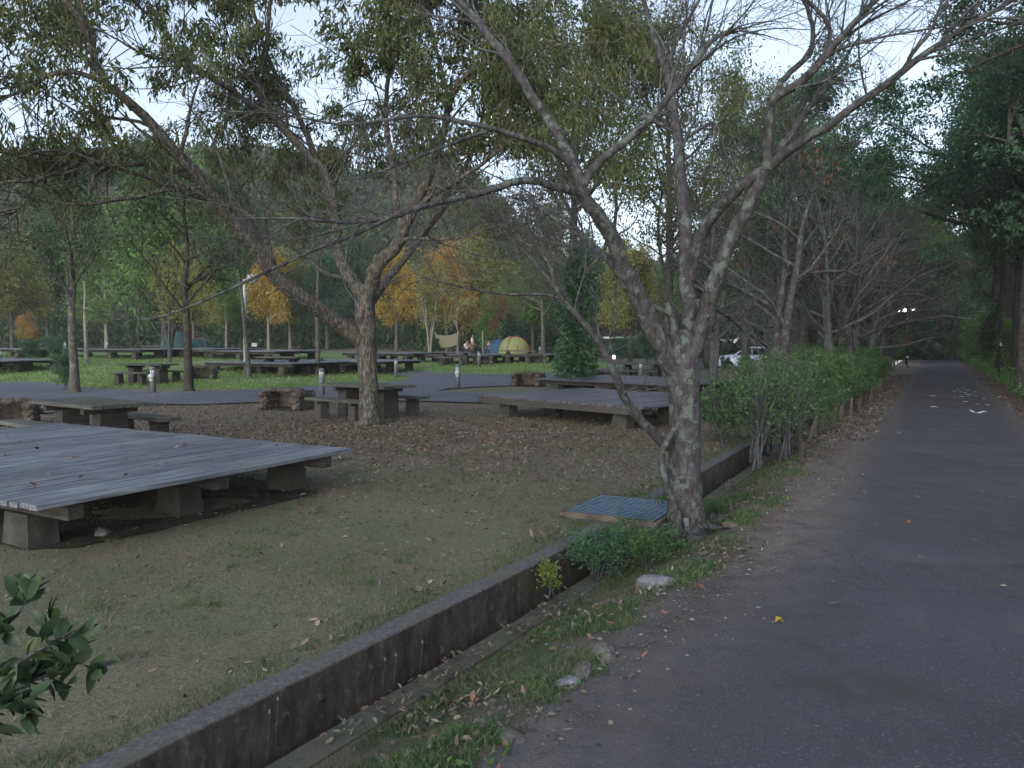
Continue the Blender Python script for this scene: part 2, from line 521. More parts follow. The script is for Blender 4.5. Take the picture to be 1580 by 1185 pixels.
WALL_T = 0.13
PATH_L, PATH_R = 1.12, 4.1
def z_camp(x, y):
    return H(x, y) + bumps(x, y) * smooth(20, 10, y)
def lawn_f(U, Vv, X, Y):
    f = smooth(24.5, 26.5, Y + .25 * X * 0) * smooth(-40, -30, X)
    g = smooth(27.5, 29, Y) * 1.0
    return np.clip(f * smooth(-2, -5, X) + g, 0, 1) * smooth(64, 52, Y) * smooth(9, 5, X)
def litter_f(U, Vv, X, Y):
    f = smooth(8.5, 11.5, Y + .35 * (X + 3)) * smooth(23, 17, Y)
    g = smooth(52, 62, Y)
    f2 = .55 * smooth(7, 10, Y) * smooth(-4, 2, X) * smooth(14, 11, Y)
    return np.clip(np.maximum(np.maximum(f, g), f2) + .7 * smooth(4, 9, X) * smooth(14, 20, Y), 0, 1)
us = -np.concatenate([[WALL_T], np.arange(.3, 16, .22), np.arange(16, 50, .6), np.arange(50, 140, 3), [300]])[::-1]
vs = np.concatenate([np.arange(-8, 20, .22), np.arange(20, 60, .6), np.arange(60, 110, 2.5), [300]])
grid_sheet('ground', us, vs, lambda U, Vv, X, Y: z_camp(X, Y) * smooth(-.1, -.6, U) - .004, M['ground_turf'], {'lawn': lawn_f, 'litter': litter_f})

def z_verge(u, v):
    x, y = uv2xy(u, v)
    base = -0.27 + 0.262 * smooth(.3, 1.05, u)
    base = base + .02 * smooth(.3, .5, u) * (bumps(x * 2, y * 2, 1.0) * .6)
    fill = smooth(8.0, 11.0, v)                       # further on the ditch is filled
    edge = smooth(.9, 1.15, u)
    z = base * (1 - fill) + fill * (-.03 + .02 * bumps(x * 2, y * 2, .8))
    return z * (1 - edge) + edge * (-.012)
us = np.concatenate([np.linspace(.24, 1.3, 26), [1.36, PATH_L + .5]])
vs = np.concatenate([np.arange(-7, 14, .06), np.arange(14, 70, .5)])
grid_sheet('verge', us, vs, lambda U, Vv, X, Y: z_verge(U, Vv), M['verge_soil'], {'moss': lambda U, Vv, X, Y: smooth(1.15, .85, U) * smooth(9, 6, Vv)})

def edge_wob(v):
    return .06 * np.sin(v * 1.1) + .045 * np.sin(v * 2.9 + 1) + .035 * np.sin(v * 7.3 + 2) + .025 * np.sin(v * 17.0) + .02 * np.sin(v * 41.0 + 3 * np.sin(v * 5))
us = np.concatenate([[0, .03, .08, .15, .3, .5], np.linspace(.8, 2.4, 8), [2.6, 2.75, 2.85, 2.92, 2.98]])
vs = np.concatenate([np.arange(-9, 12, .045), np.arange(12, 66, .4)])
def path_pos(U, Vv):
    w = smooth(.5, 0, U); w2 = smooth(2.6, 2.98, U)
    return PATH_L + U + w * edge_wob(Vv) + w2 * edge_wob(Vv + 30)
U, Vv = np.meshgrid(us, vs, indexing='ij')
X, Y = uv2xy(path_pos(U, Vv), Vv)
Z = .018 * smooth(0, .25, U) * smooth(2.98, 2.7, U) - .014 * smooth(.04, 0, U) + .006 * np.sin(Vv * .8) * smooth(0, 1, U)
a, b = len(us), len(vs)
i = (np.arange(a - 1)[:, None] * b + np.arange(b - 1)[None]).reshape(-1)
me = np_mesh('path', np.stack([X, Y, Z], -1).reshape(-1, 3), np.stack([i, i + b, i + b + 1, i + 1], 1), True)
da = me.attributes.new('dust', 'FLOAT', 'POINT')
dust = np.clip(smooth(.95, .05, U) * (.45 + .75 * smooth(-1, 2, Vv)) + smooth(2.4, 2.98, U) * .8, 0, 1)
da.data.foreach_set('value', dust.astype(np.float32).ravel())
path = add_mesh('path', me, M['path_asphalt']); tag(path, kind='structure')

def z_bank(u, x, y):
    k = u - PATH_R
    return -.012 + 0 * x + .5 * smooth(.4, 3.5, k) + 2.5 * smooth(4, 16, k) + .03 * bumps(x, y, 1.0) * smooth(.3, 1, k)
us = np.concatenate([np.arange(PATH_R - .25, PATH_R + 8, .25), np.arange(PATH_R + 8, 60, 1.5), [140]])
vs = np.concatenate([np.arange(-8, 40, .4), np.arange(40, 110, 2), [300]])
grid_sheet('bank', us, vs, lambda U, Vv, X, Y: z_bank(U, X, Y), M['bank_earth'])
# closes the end of the path; the woods grow on it
us = np.arange(-.2, PATH_R + .4, .3); vs = np.concatenate([np.arange(65.5, 110, 2), [300]])
grid_sheet('wood_floor', us, vs, lambda U, Vv, X, Y: -.02 + 3 * smooth(68, 95, Vv), M['soil_and_shade'])

# camp roads: flat sheets draped on the ground
def drape_road(name, pts, dz=.03, mat='road_asphalt'):
    w = [GH(*p) for p in pts]
    bm = bmesh.new()
    vs_ = [bm.verts.new((p[0], p[1], 0)) for p in w]
    bm.faces.new(vs_)
    bmesh.ops.triangulate(bm, faces=bm.faces[:])
    xs = [p[0] for p in w]; ys = [p[1] for p in w]
    for k in np.arange(min(xs), max(xs), .9):
        bmesh.ops.bisect_plane(bm, geom=bm.verts[:] + bm.edges[:] + bm.faces[:], plane_co=(k, 0, 0), plane_no=(1, 0, 0))
    for k in np.arange(min(ys), max(ys), .9):
        bmesh.ops.bisect_plane(bm, geom=bm.verts[:] + bm.edges[:] + bm.faces[:], plane_co=(0, k, 0), plane_no=(0, 1, 0))
    for v in bm.verts: v.co.z = float(H(v.co.x, v.co.y)) + dz
    bmesh.ops.recalc_face_normals(bm, faces=bm.faces)
    me = bpy.data.meshes.new(name); bm.to_mesh(me); bm.free()
    o = add_mesh(name, me, M[mat]); tag(o, kind='structure'); return o
drape_road('camp_road', [(-260, 588), (0, 591), (60, 590), (100, 596), (160, 602), (250, 606), (300, 606.5), (340, 605), (400, 601.5), (480, 597), (560, 593.5), (610, 590), (632, 586.5), (622, 582), (585, 575),
                         (566, 570), (600, 568.5), (650, 573.5), (710, 577.5), (770, 579), (830, 576), (880, 573), (930, 569), (1040, 563), (1110, 560), (1120, 567), (1030, 574), (960, 582), (880, 589), (830, 593),
                         (790, 596), (740, 598), (690, 601), (676, 604), (700, 606.5), (750, 608), (850, 609), (850, 624), (740, 623), (640, 620), (520, 621), (400, 622), (300, 626), (220, 625), (150, 632), (60, 640), (0, 642), (-260, 655)])

# far hillside (camp side) with its own relief
def hill_h(x, y):
    prof = 36 * smooth(88, 190, y)
    shape = .25 + .75 * smooth(8, -22, x - (y - 150) * .15)
    s2 = .45 * smooth(20, 90, x)
    ripple = 1 + .06 * np.sin(x * .08 + 1) + .04 * np.sin(x * .21)
    return 2 + prof * np.maximum(shape, s2) * ripple
xs = np.arange(-170, 230, 5.0); ys = np.concatenate([np.arange(84, 230, 5.0), [320]])
X, Y = np.meshgrid(xs, ys, indexing='ij')
Z = hill_h(X, Y)
i = (np.arange(len(xs) - 1)[:, None] * len(ys) + np.arange(len(ys) - 1)[None]).reshape(-1)
b = len(ys)
tag(add_mesh('hillside', np_mesh('hillside', np.stack([X, Y, Z], -1).reshape(-1, 3), np.stack([i, i + b, i + b + 1, i + 1], 1), True), M['soil_and_shade']), kind='structure')

# ------------------------------------------------------------------ retaining wall in cast lengths, and gutter lip
wall = thing('retaining_wall', 'low dark stained concrete retaining wall running diagonally beside the path', 'wall', (*uv2xy(0, 0), 0))
gut = thing('gutter_edge', 'narrow mossy concrete gutter lip at the foot of the retaining wall', 'gutter', (*uv2xy(0, 0), 0))
def strip_solid(u0, u1, z0, z1, v0, v1, seg, ju=.004, ch=0.0):
    """a long block following the wall line with slightly uneven edges"""
    vs_ = np.arange(v0, v1 + seg * .5, seg); mb = MB()
    prof = [(u0, z0), (u1, z0), (u1, z1 - ch), (u1 - ch, z1), (u0 + ch, z1), (u0, z1 - ch)] if ch else [(u0, z0), (u1, z0), (u1, z1), (u0, z1)]
    n = len(prof); V = []
    for v in vs_:
        for (u, z) in prof:
            jj = ju * (math.sin(v * 23 + u * 40) + math.sin(v * 51 + z * 30))
            ub = u + float(bend(v)); p = (ub * N[0] + v * D[0], ub * N[1] + v * D[1], z + (jj * .6 if z == z1 or z == z1 - ch else 0))
            V.append((p[0] + jj * N[0] * .5, p[1] + jj * N[1] * .5, p[2]))
    Fc = []
    for k in range(len(vs_) - 1):
        for q in range(n):
            Fc.append((k * n + q, k * n + (q + 1) % n, (k + 1) * n + (q + 1) % n, (k + 1) * n + q))
    Fc += [tuple(range(n - 1, -1, -1)), tuple(range((len(vs_) - 1) * n, len(vs_) * n))]
    return mb.add(V, Fc)
v = -6.9
while v < 17:
    a, b = v, v + 3.997
    for (p, q) in ([(a, b)] if (b < 1.05 or a > 1.95) else [(a, 1.05), (1.95, b)] if a < 1.05 and b > 1.95 else [(a, 1.05)] if a < 1.05 else [(1.95, b)] if b > 1.95 else []):
        if q - p < .1: continue
        strip_solid(-WALL_T, 0, -.34, -.012, p, q, .08, .003).build('wall_panel', M['wall_concrete'], wall, False)
        strip_solid(-WALL_T - .002, .002, -.012, .01, p, q, .16, .003, .012).build('coping', M['wall_cap'], wall)
    v += 4.0
strip_solid(.10, .26, -.36, -.255, -6.9, 1.0, .08, .005, .006).build('lip', M['gutter_concrete'], gut)
strip_solid(.10, .26, -.36, -.255, 2.0, 14, .08, .005, .006).build('lip', M['gutter_concrete'], gut)
strip_solid(-.01, .12, -.4, -.33, -6.9, 14, .3, .003).build('channel_floor', M['soil_and_shade'], gut)

# catch basin with its grating, on the wall line
gx, gy = uv2xy(-.03, 1.5)
gr = thing('drain_grate', 'blue-grey galvanised grating over the drain pit at the foot of the cherry', 'grate', (gx, gy, .0), math.atan2(D[1], D[0]))
mb = MB()
for s in (-1, 1):
    mb.prism((0, s * .43, -.2), .96, .1, .44, .008); mb.prism((s * .43, 0, -.2), .1, .76, .44, .008)
mb.build('pit_wall', M['concrete_old'], gr)
mb = MB()
for s in (-1, 1):
    mb.prism((0, s * .435, .045), .92, .04, .035, .003); mb.prism((s * .435, 0, .045), .05, .82, .05, .003)
mb.build('grate_frame', M['dark_stone'], gr)
for k in range(14):
    MB().box((0, -.39 + .06 * k, .062), (.82, .013, .006)).build('bearing_bar', M['galvanised'], gr)
for k in range(14):
    MB().box((-.39 + .06 * k, 0, .068), (.013, .82, .005)).build('cross_bar', M['galvanised'], gr)

# ------------------------------------------------------------------ branches
def norm(v): return v / np.maximum(np.linalg.norm(v, axis=-1, keepdims=True), 1e-9)

def tubes(P, R, sides, rough=0.0, seed=0):
    """P (B,K,3), R (B,K) -> verts, quads"""
    B, K, _ = P.shape
    T = np.empty_like(P); T[:, 1:-1] = P[:, 2:] - P[:, :-2]; T[:, 0] = P[:, 1] - P[:, 0]; T[:, -1] = P[:, -1] - P[:, -2]
    T = norm(T)
    avg = norm(P[:, -1] - P[:, 0])
    ax = np.zeros((B, 3)); ax[np.arange(B), np.argmin(np.abs(avg), 1)] = 1
    ref = norm(np.cross(avg, ax))
    A = norm(np.cross(T, ref[:, None])); Bn = np.cross(T, A)
    th = np.arange(sides) * 2 * math.pi / sides
    rr = R[:, :, None] * np.ones(sides)
    if rough:
        r = np.random.default_rng(seed)
        ph = r.uniform(0, 6.28, (B, 1, 1)); kk = np.arange(K)[None, :, None]
        rr = rr * (1 + rough * (np.sin(3 * th[None, None] + ph + kk * .35) * .6 + np.sin(5 * th[None, None] - kk * .8 + ph * 2) * .4 + r.normal(0, .5, (B, K, sides)) * .6))
    V = P[:, :, None] + rr[..., None] * (A[:, :, None] * np.cos(th)[None, None, :, None] + Bn[:, :, None] * np.sin(th)[None, None, :, None])
    base = (np.arange(B) * K * sides)[:, None, None]; k = np.arange(K - 1)[None, :, None] * sides; s = np.arange(sides)[None, None]
    s1 = (s + 1) % sides
    Q = np.stack([base + k + s, base + k + s1, base + k + sides + s1, base + k + sides + s], -1).reshape(-1, 4)
    return V.reshape(-1, 3), Q

class Wood:
    def __init__(s): s.V = []; s.Q = []; s.n = 0
    def add(s, P, R, sides, rough=0.0, seed=0):
        if len(P) == 0: return
        V, Q = tubes(np.asarray(P, float), np.asarray(R, float), sides, rough, seed)
        s.V.append(V); s.Q.append(Q + s.n); s.n += len(V)
    def mesh(s, name): return np_mesh(name, np.concatenate(s.V), np.concatenate(s.Q), True)

def resample(pts, K):
    """pts [(x,y,z,r)...] -> smooth K-point path"""
    p = np.array(pts, float)
    if len(p) > 2:
        for _ in range(2):                                # corner rounding
            q = [p[0]]
            for a, b in zip(p[:-1], p[1:]):
                q += [a * .75 + b * .25, a * .25 + b * .75]
            q.append(p[-1]); p = np.array(q)
    d = np.concatenate([[0], np.cumsum(np.linalg.norm(np.diff(p[:, :3], axis=0), axis=1))])
    t = np.linspace(0, d[-1], K)
    o = np.stack([np.interp(t, d, p[:, i]) for i in range(4)], 1)
    return o[:, :3], o[:, 3]

def plen(P): return np.linalg.norm(np.diff(P, axis=1), axis=2).sum(1)

def grow(P, R, m, rng, t=(.25, 1), L=(.4, .8), ang=(30, 65), K=8, wob=.12, grav=0.0, rs=.55, taper=.25, absL=None, rmin=.0015):
    """m children on every branch of P"""
    B, K0, _ = P.shape
    tt = (np.arange(m)[None] + rng.uniform(0, 1, (B, m))) / m
    tt = t[0] + (t[1] - t[0]) * tt
    f = tt * (K0 - 1) - 1e-6; i0 = np.clip(np.floor(f).astype(int), 0, K0 - 2); w = (f - i0)[..., None]
    bi = np.arange(B)[:, None]
    pos = P[bi, i0] * (1 - w) + P[bi, i0 + 1] * w
    tan = norm(P[bi, i0 + 1] - P[bi, i0])
    rad = R[bi, i0] * (1 - w[..., 0]) + R[bi, i0 + 1] * w[..., 0]
    rnd = norm(rng.normal(size=(B, m, 3))); perp = norm(np.cross(tan, rnd))
    a = np.radians(rng.uniform(*ang, (B, m)))[..., None]
    d = norm(tan * np.cos(a) + perp * np.sin(a))
    if absL is None: ln = plen(P)[:, None] * rng.uniform(*L, (B, m)) * (1.15 - .6 * tt)
    else: ln = rng.uniform(*absL, (B, m))
    pos = pos.reshape(-1, 3); d = d.reshape(-1, 3); ln = ln.reshape(-1); rad = rad.reshape(-1)
    out = np.empty((len(pos), K, 3)); out[:, 0] = pos
    st = ln / (K - 1); g = np.array([0, 0, 1.0]) * grav
    curl = rng.normal(0, wob, d.shape)
    for k in range(1, K):
        d = norm(d + rng.normal(0, wob, d.shape) + curl * .5 + g)
        out[:, k] = out[:, k - 1] + d * st[:, None]
    r0 = np.maximum(rad * rs, rmin)
    r = r0[:, None] * (1 - (1 - taper) * np.linspace(0, 1, K)[None])
    return out, np.maximum(r, rmin * .6)

def samples_on(P, n, rng, t0=.1):
    """n points spread over every branch, with directions"""
    B, K0, _ = P.shape
    f = rng.uniform(t0, 1, (B, n)) * (K0 - 1) - 1e-6; i0 = np.clip(np.floor(f).astype(int), 0, K0 - 2); w = (f - i0)[..., None]
    bi = np.arange(B)[:, None]
    return (P[bi, i0] * (1 - w) + P[bi, i0 + 1] * w).reshape(-1, 3), norm(P[bi, i0 + 1] - P[bi, i0]).reshape(-1, 3)

def leaves_mesh(name, pos, d, rng, L=.1, W=.03, fold=.25, lvar=.5, nup=.0, rnd=None):
    n = len(pos)
    d = norm(d)
    nv = norm(rng.normal(size=(n, 3)) + np.array([0, 0, nup]))
    side = norm(np.cross(d, nv)); nn = np.cross(side, d)
    l = L * rng.uniform(1 - lvar, 1 + lvar, n)[:, None]; w = (W / L) * l * rng.uniform(.8, 1.2, n)[:, None]
    V = np.empty((n, 4, 3))
    V[:, 0] = pos
    V[:, 1] = pos + d * l * .45 + side * w * .5 + nn * w * fold
    V[:, 2] = pos + d * l - nn * w * fold
    V[:, 3] = pos + d * l * .45 - side * w * .5 + nn * w * fold
    Q = np.arange(n * 4).reshape(n, 4)
    return np_mesh(name, V.reshape(-1, 3), Q, False, rng.uniform(0, 1, n) if rnd is None else rnd)

def P_(pts):
    """traced limb: (px,py,Y,r)"""
    return [(*at(a, b, c), r) for a, b, c, r in pts]

# ------------------------------------------------------------------ the bare cherry in front
rng = np.random.default_rng(3)
ch = thing('cherry_tree', 'bare lichen covered cherry with many stems beside the drain grate', 'tree', (*G(1058, 812), 0))
chw = Wood()
trunk_pts = P_([(1062, 838, 6.72, .215), (1058, 815, 6.7, .185), (1057, 780, 6.7, .165), (1056, 730, 6.7, .152), (1056, 680, 6.7, .148), (1056, 630, 6.7, .142), (1054, 590, 6.7, .15), (1053, 560, 6.7, .158), (1052, 535, 6.7, .15), (1054, 512, 6.72, .11)])
p, r = resample(trunk_pts, 34); r = r * .93
chw.add(p[None], r[None], 20, .05, 1)
LIMBS = [
 # (points, is main)
 [(1046, 575, 6.68, .11), (1022, 535, 6.64, .108), (1002, 500, 6.6, .102), (985, 462, 6.56, .096), (968, 425, 6.5, .086), (950, 372, 6.4, .077), (925, 335, 6.3, .068), (902, 300, 6.2, .06), (895, 288, 6.18, .058)],
 [(898, 297, 6.2, .055), (885, 250, 6.25, .052), (862, 210, 6.3, .05), (824, 152, 6.4, .045), (794, 105, 6.45, .043), (770, 74, 6.5, .042), (736, 34, 6.6, .037), (700, -10, 6.7, .03), (650, -80, 6.9, .02)],
 [(895, 292, 6.2, .045), (912, 262, 6.2, .04), (939, 236, 6.15, .038), (973, 213, 6.1, .036), (1003, 184, 6.05, .033), (1037, 143, 6.0, .029), (1070, 99, 5.95, .025), (1099, 58, 5.9, .02), (1143, 42, 5.85, .01)],
 [(893, 296, 6.15, .04), (855, 287, 6.0, .036), (821, 277, 5.9, .034), (790, 280, 5.8, .032), (757, 294, 5.7, .03), (716, 304, 5.6, .028), (669, 314, 5.5, .025), (635, 324, 5.4, .023), (595, 338, 5.3, .02), (544, 345, 5.2, .016), (473, 338, 5.05, .012), (429, 336, 5.0, .01), (354, 338, 4.9, .006)],
 [(600, 337, 5.3, .018), (551, 361, 5.2, .015), (500, 380, 5.1, .014), (456, 398, 5.05, .013), (400, 425, 5.0, .012), (354, 446, 4.95, .01), (299, 471, 4.9, .009), (253, 489, 4.85, .007), (203, 496, 4.8, .005), (162, 489, 4.8, .003)],
 [(885, 262, 6.22, .035), (858, 233, 6.1, .03), (821, 216, 6.0, .027), (787, 206, 5.9, .025), (750, 196, 5.8, .022), (703, 186, 5.7, .02), (652, 176, 5.6, .016), (600, 184, 5.5, .013), (530, 196, 5.4, .01), (439, 176, 5.3, .008), (388, 172, 5.25, .006), (287, 172, 5.2, .003)],
 [(760, 200, 5.85, .018), (709, 216, 5.7, .015), (669, 233, 5.6, .013), (642, 243, 5.5, .011), (601, 260, 5.4, .008), (551, 277, 5.3, .004)],
 [(1060, 540, 6.74, .1), (1064, 500, 6.8, .09), (1062, 450, 6.85, .08), (1060, 404, 6.9, .074), (1056, 330, 7.0, .067), (1051, 272, 7.1, .06), (1044, 205, 7.2, .054), (1035, 143, 7.3, .046), (1028, 106, 7.35, .04), (1007, 55, 7.4, .032), (990, -10, 7.5, .025), (975, -90, 7.6, .014)],
 [(1030, 110, 7.35, .028), (1040, 66, 7.3, .022), (1075, 10, 7.2, .016), (1100, -50, 7.1, .01)],
 [(1055, 216, 7.15, .022), (1070, 205, 7.1, .018), (1099, 187, 7.0, .016), (1108, 195, 6.95, .014), (1117, 228, 6.9, .012), (1132, 262, 6.85, .01), (1125, 300, 6.8, .005)],
 [(1068, 545, 6.66, .085), (1082, 505, 6.6, .08), (1094, 455, 6.5, .075), (1110, 415, 6.45, .07), (1130, 365, 6.4, .066), (1158, 312, 6.3, .062), (1183, 264, 6.2, .058)],
 [(1064, 430, 6.85, .06), (1072, 385, 6.75, .056), (1092, 340, 6.6, .054), (1125, 305, 6.45, .052), (1154, 280, 6.3, .05), (1180, 262, 6.22, .048)],
 [(1183, 264, 6.2, .05), (1186, 225, 6.15, .047), (1186, 190, 6.1, .045), (1188, 160, 6.05, .042), (1198, 147, 6.0, .04), (1235, 128, 5.95, .037), (1264, 99, 5.9, .035), (1283, 73, 5.85, .032), (1316, 37, 5.8, .027), (1352, 0, 5.75, .024), (1400, -50, 5.7, .016)],
 [(1190, 155, 6.05, .034), (1203, 130, 6.1, .03), (1224, 106, 6.15, .027), (1253, 84, 6.2, .024), (1256, 45, 6.25, .021), (1243, 7, 6.3, .018), (1230, -50, 6.35, .012)],
 [(1268, 95, 5.9, .024), (1285, 45, 5.95, .02), (1262, 16, 6.0, .018), (1235, -12, 6.05, .012)],
 [(1190, 250, 6.2, .036), (1205, 228, 6.25, .034), (1222, 203, 6.3, .031), (1250, 161, 6.35, .027), (1283, 128, 6.4, .022), (1300, 95, 6.45, .014), (1330, 50, 6.5, .008)],
 [(1188, 258, 6.15, .045), (1208, 238, 6.05, .042), (1238, 217, 5.95, .039), (1279, 194, 5.85, .036), (1312, 169, 5.75, .034), (1352, 143, 5.65, .031), (1396, 106, 5.55, .028), (1440, 73, 5.45, .025), (1488, 44, 5.35, .021), (1550, 7, 5.25, .016), (1620, -30, 5.2, .009)],
 [(1398, 105, 5.55, .02), (1406, 82, 5.5, .018), (1433, 55, 5.5, .016), (1450, 15, 5.5, .013), (1465, -40, 5.5, .008)],
 [(1028, 690, 6.62, .05), (1012, 670, 6.5, .047), (995, 659, 6.4, .045), (966, 624, 6.3, .042), (957, 597, 6.2, .039), (944, 565, 6.15, .037), (928, 532, 6.1, .034), (909, 508, 6.05, .03), (888, 483, 6.0, .026), (863, 458, 5.95, .023), (852, 430, 5.9, .021), (850, 410, 5.9, .018), (832, 388, 5.9, .013), (802, 370, 5.9, .006)],
 [(866, 461, 5.95, .016), (845, 455, 5.85, .013), (827, 453, 5.8, .012), (784, 455, 5.7, .011), (739, 448, 5.6, .009), (701, 441, 5.5, .007), (650, 428, 5.4, .004)],
 [(856, 440, 5.9, .013), (837, 420, 5.95, .011), (822, 400, 6.0, .009), (790, 372, 6.05, .004)],
 [(870, 470, 5.96, .012), (868, 448, 6.05, .01), (864, 432, 6.1, .006), (852, 420, 6.1, .004)],
 [(1048, 838, 6.5, .05), (1046, 800, 6.5, .042), (1037, 771, 6.48, .038), (1026, 740, 6.45, .036), (1019, 715, 6.45, .034), (1022, 695, 6.48, .036), (1030, 675, 6.5, .036), (1041, 661, 6.5, .026)],
 [(1080, 835, 6.6, .05), (1082, 800, 6.62, .034), (1080, 770, 6.65, .03), (1074, 720, 6.68, .03)],
 [(1048, 560, 6.6, .05), (1044, 532, 6.58, .045), (1038, 500, 6.56, .04), (1032, 478, 6.55, .038), (1026, 466, 6.55, .03)],
 [(1034, 484, 6.56, .03), (1018, 478, 6.55, .026), (1002, 470, 6.55, .018)],
 [(1074, 462, 6.8, .022), (1099, 474, 6.9, .024), (1127, 489, 7.1, .026), (1152, 512, 7.3, .028), (1184, 534, 7.6, .02)],
 [(968, 420, 6.5, .02), (920, 385, 6.7, .02), (880, 340, 6.9, .018), (840, 318, 7.1, .014), (790, 305, 7.3, .008)],
 [(968, 445, 6.5, .05), (958, 425, 6.55, .045), (944, 405, 6.6, .04), (915, 380, 6.75, .032), (880, 352, 6.9, .026), (845, 330, 7.0, .018), (800, 300, 7.2, .01)],
]
KP = 22
LP = []; LR = []
for li, pts in enumerate(LIMBS):
    p, r = resample(P_(pts), KP)
    LP.append(p); LR.append(r)
LP = np.array(LP); LR = np.array(LR) * .86
# little kinks so the limbs do not look like drawn curves
kn = rng.normal(0, 1, LP.shape) * (LR[..., None] * .13); kn[:, 0] = 0
LP2 = LP + kn
big = LR[:, 0] > .033
chw.add(LP2[big], LR[big], 14, .05, 2)
chw.add(LP2[~big], LR[~big], 8, .05, 3)
chw_o = add_mesh('trunk', chw.mesh('cherry_wood'), M['cherry_bark']); chw_o.parent = ch
chw_o.matrix_parent_inverse = Matrix.Translation(ch.location).inverted()
# twigs
tw = Wood()
src = [i for i in range(len(LIMBS)) if i not in (0, 22, 23, 24, 25, 10, 11)]
b1, r1 = grow(LP2[src], LR[src], 9, rng, (.3, 1), ang=(25, 70), K=10, wob=.13, grav=.04, rs=.3, absL=(.35, 1.25), rmin=.003)
ok_ = ~((b1[:, -1, 2] < 1.75) & (b1[:, -1, 0] < .2)); b1, r1 = b1[ok_], r1[ok_]
kf = np.clip(r1[:, 0] / .009, .38, 1)[:, None, None]
b1 = b1[:, :1] + (b1 - b1[:, :1]) * kf
b2, r2 = grow(b1, r1, 6, rng, (.2, 1), ang=(25, 65), K=7, wob=.15, grav=.02, rs=.6, absL=(.15, .55), rmin=.0025)
b3, r3 = grow(b2, r2, 3, rng, (.2, 1), ang=(30, 70), K=4, wob=.15, grav=.03, rs=.7, absL=(.05, .2), rmin=.002)
tw.add(b1, r1, 6); tw.add(b2, r2, 4); tw.add(b3, r3, 3)
# fine twigs fanning out at the far ends of the low boughs
ends = [3, 4, 5, 6, 12, 13, 16, 17, 1, 2]
e1, q1 = grow(LP2[ends], LR[ends], 10, rng, (.55, 1), ang=(12, 40), K=10, wob=.1, grav=.0, rs=.5, absL=(.4, 1.1), rmin=.003)
ok_ = ~((e1[:, -1, 2] < 1.75) & (e1[:, -1, 0] < .2)); e1, q1 = e1[ok_], q1[ok_]
e2, q2 = grow(e1, q1, 5, rng, (.2, 1), ang=(20, 55), K=5, wob=.12, grav=.05, rs=.6, absL=(.1, .4), rmin=.0022)
tw.add(e1, q1, 5); tw.add(e2, q2, 3)
o = add_mesh('twigs', tw.mesh('cherry_twigs'), M['branch_bark'], ch); o['kind'] = 'stuff'
o.matrix_parent_inverse = Matrix.Translation(ch.location).inverted()

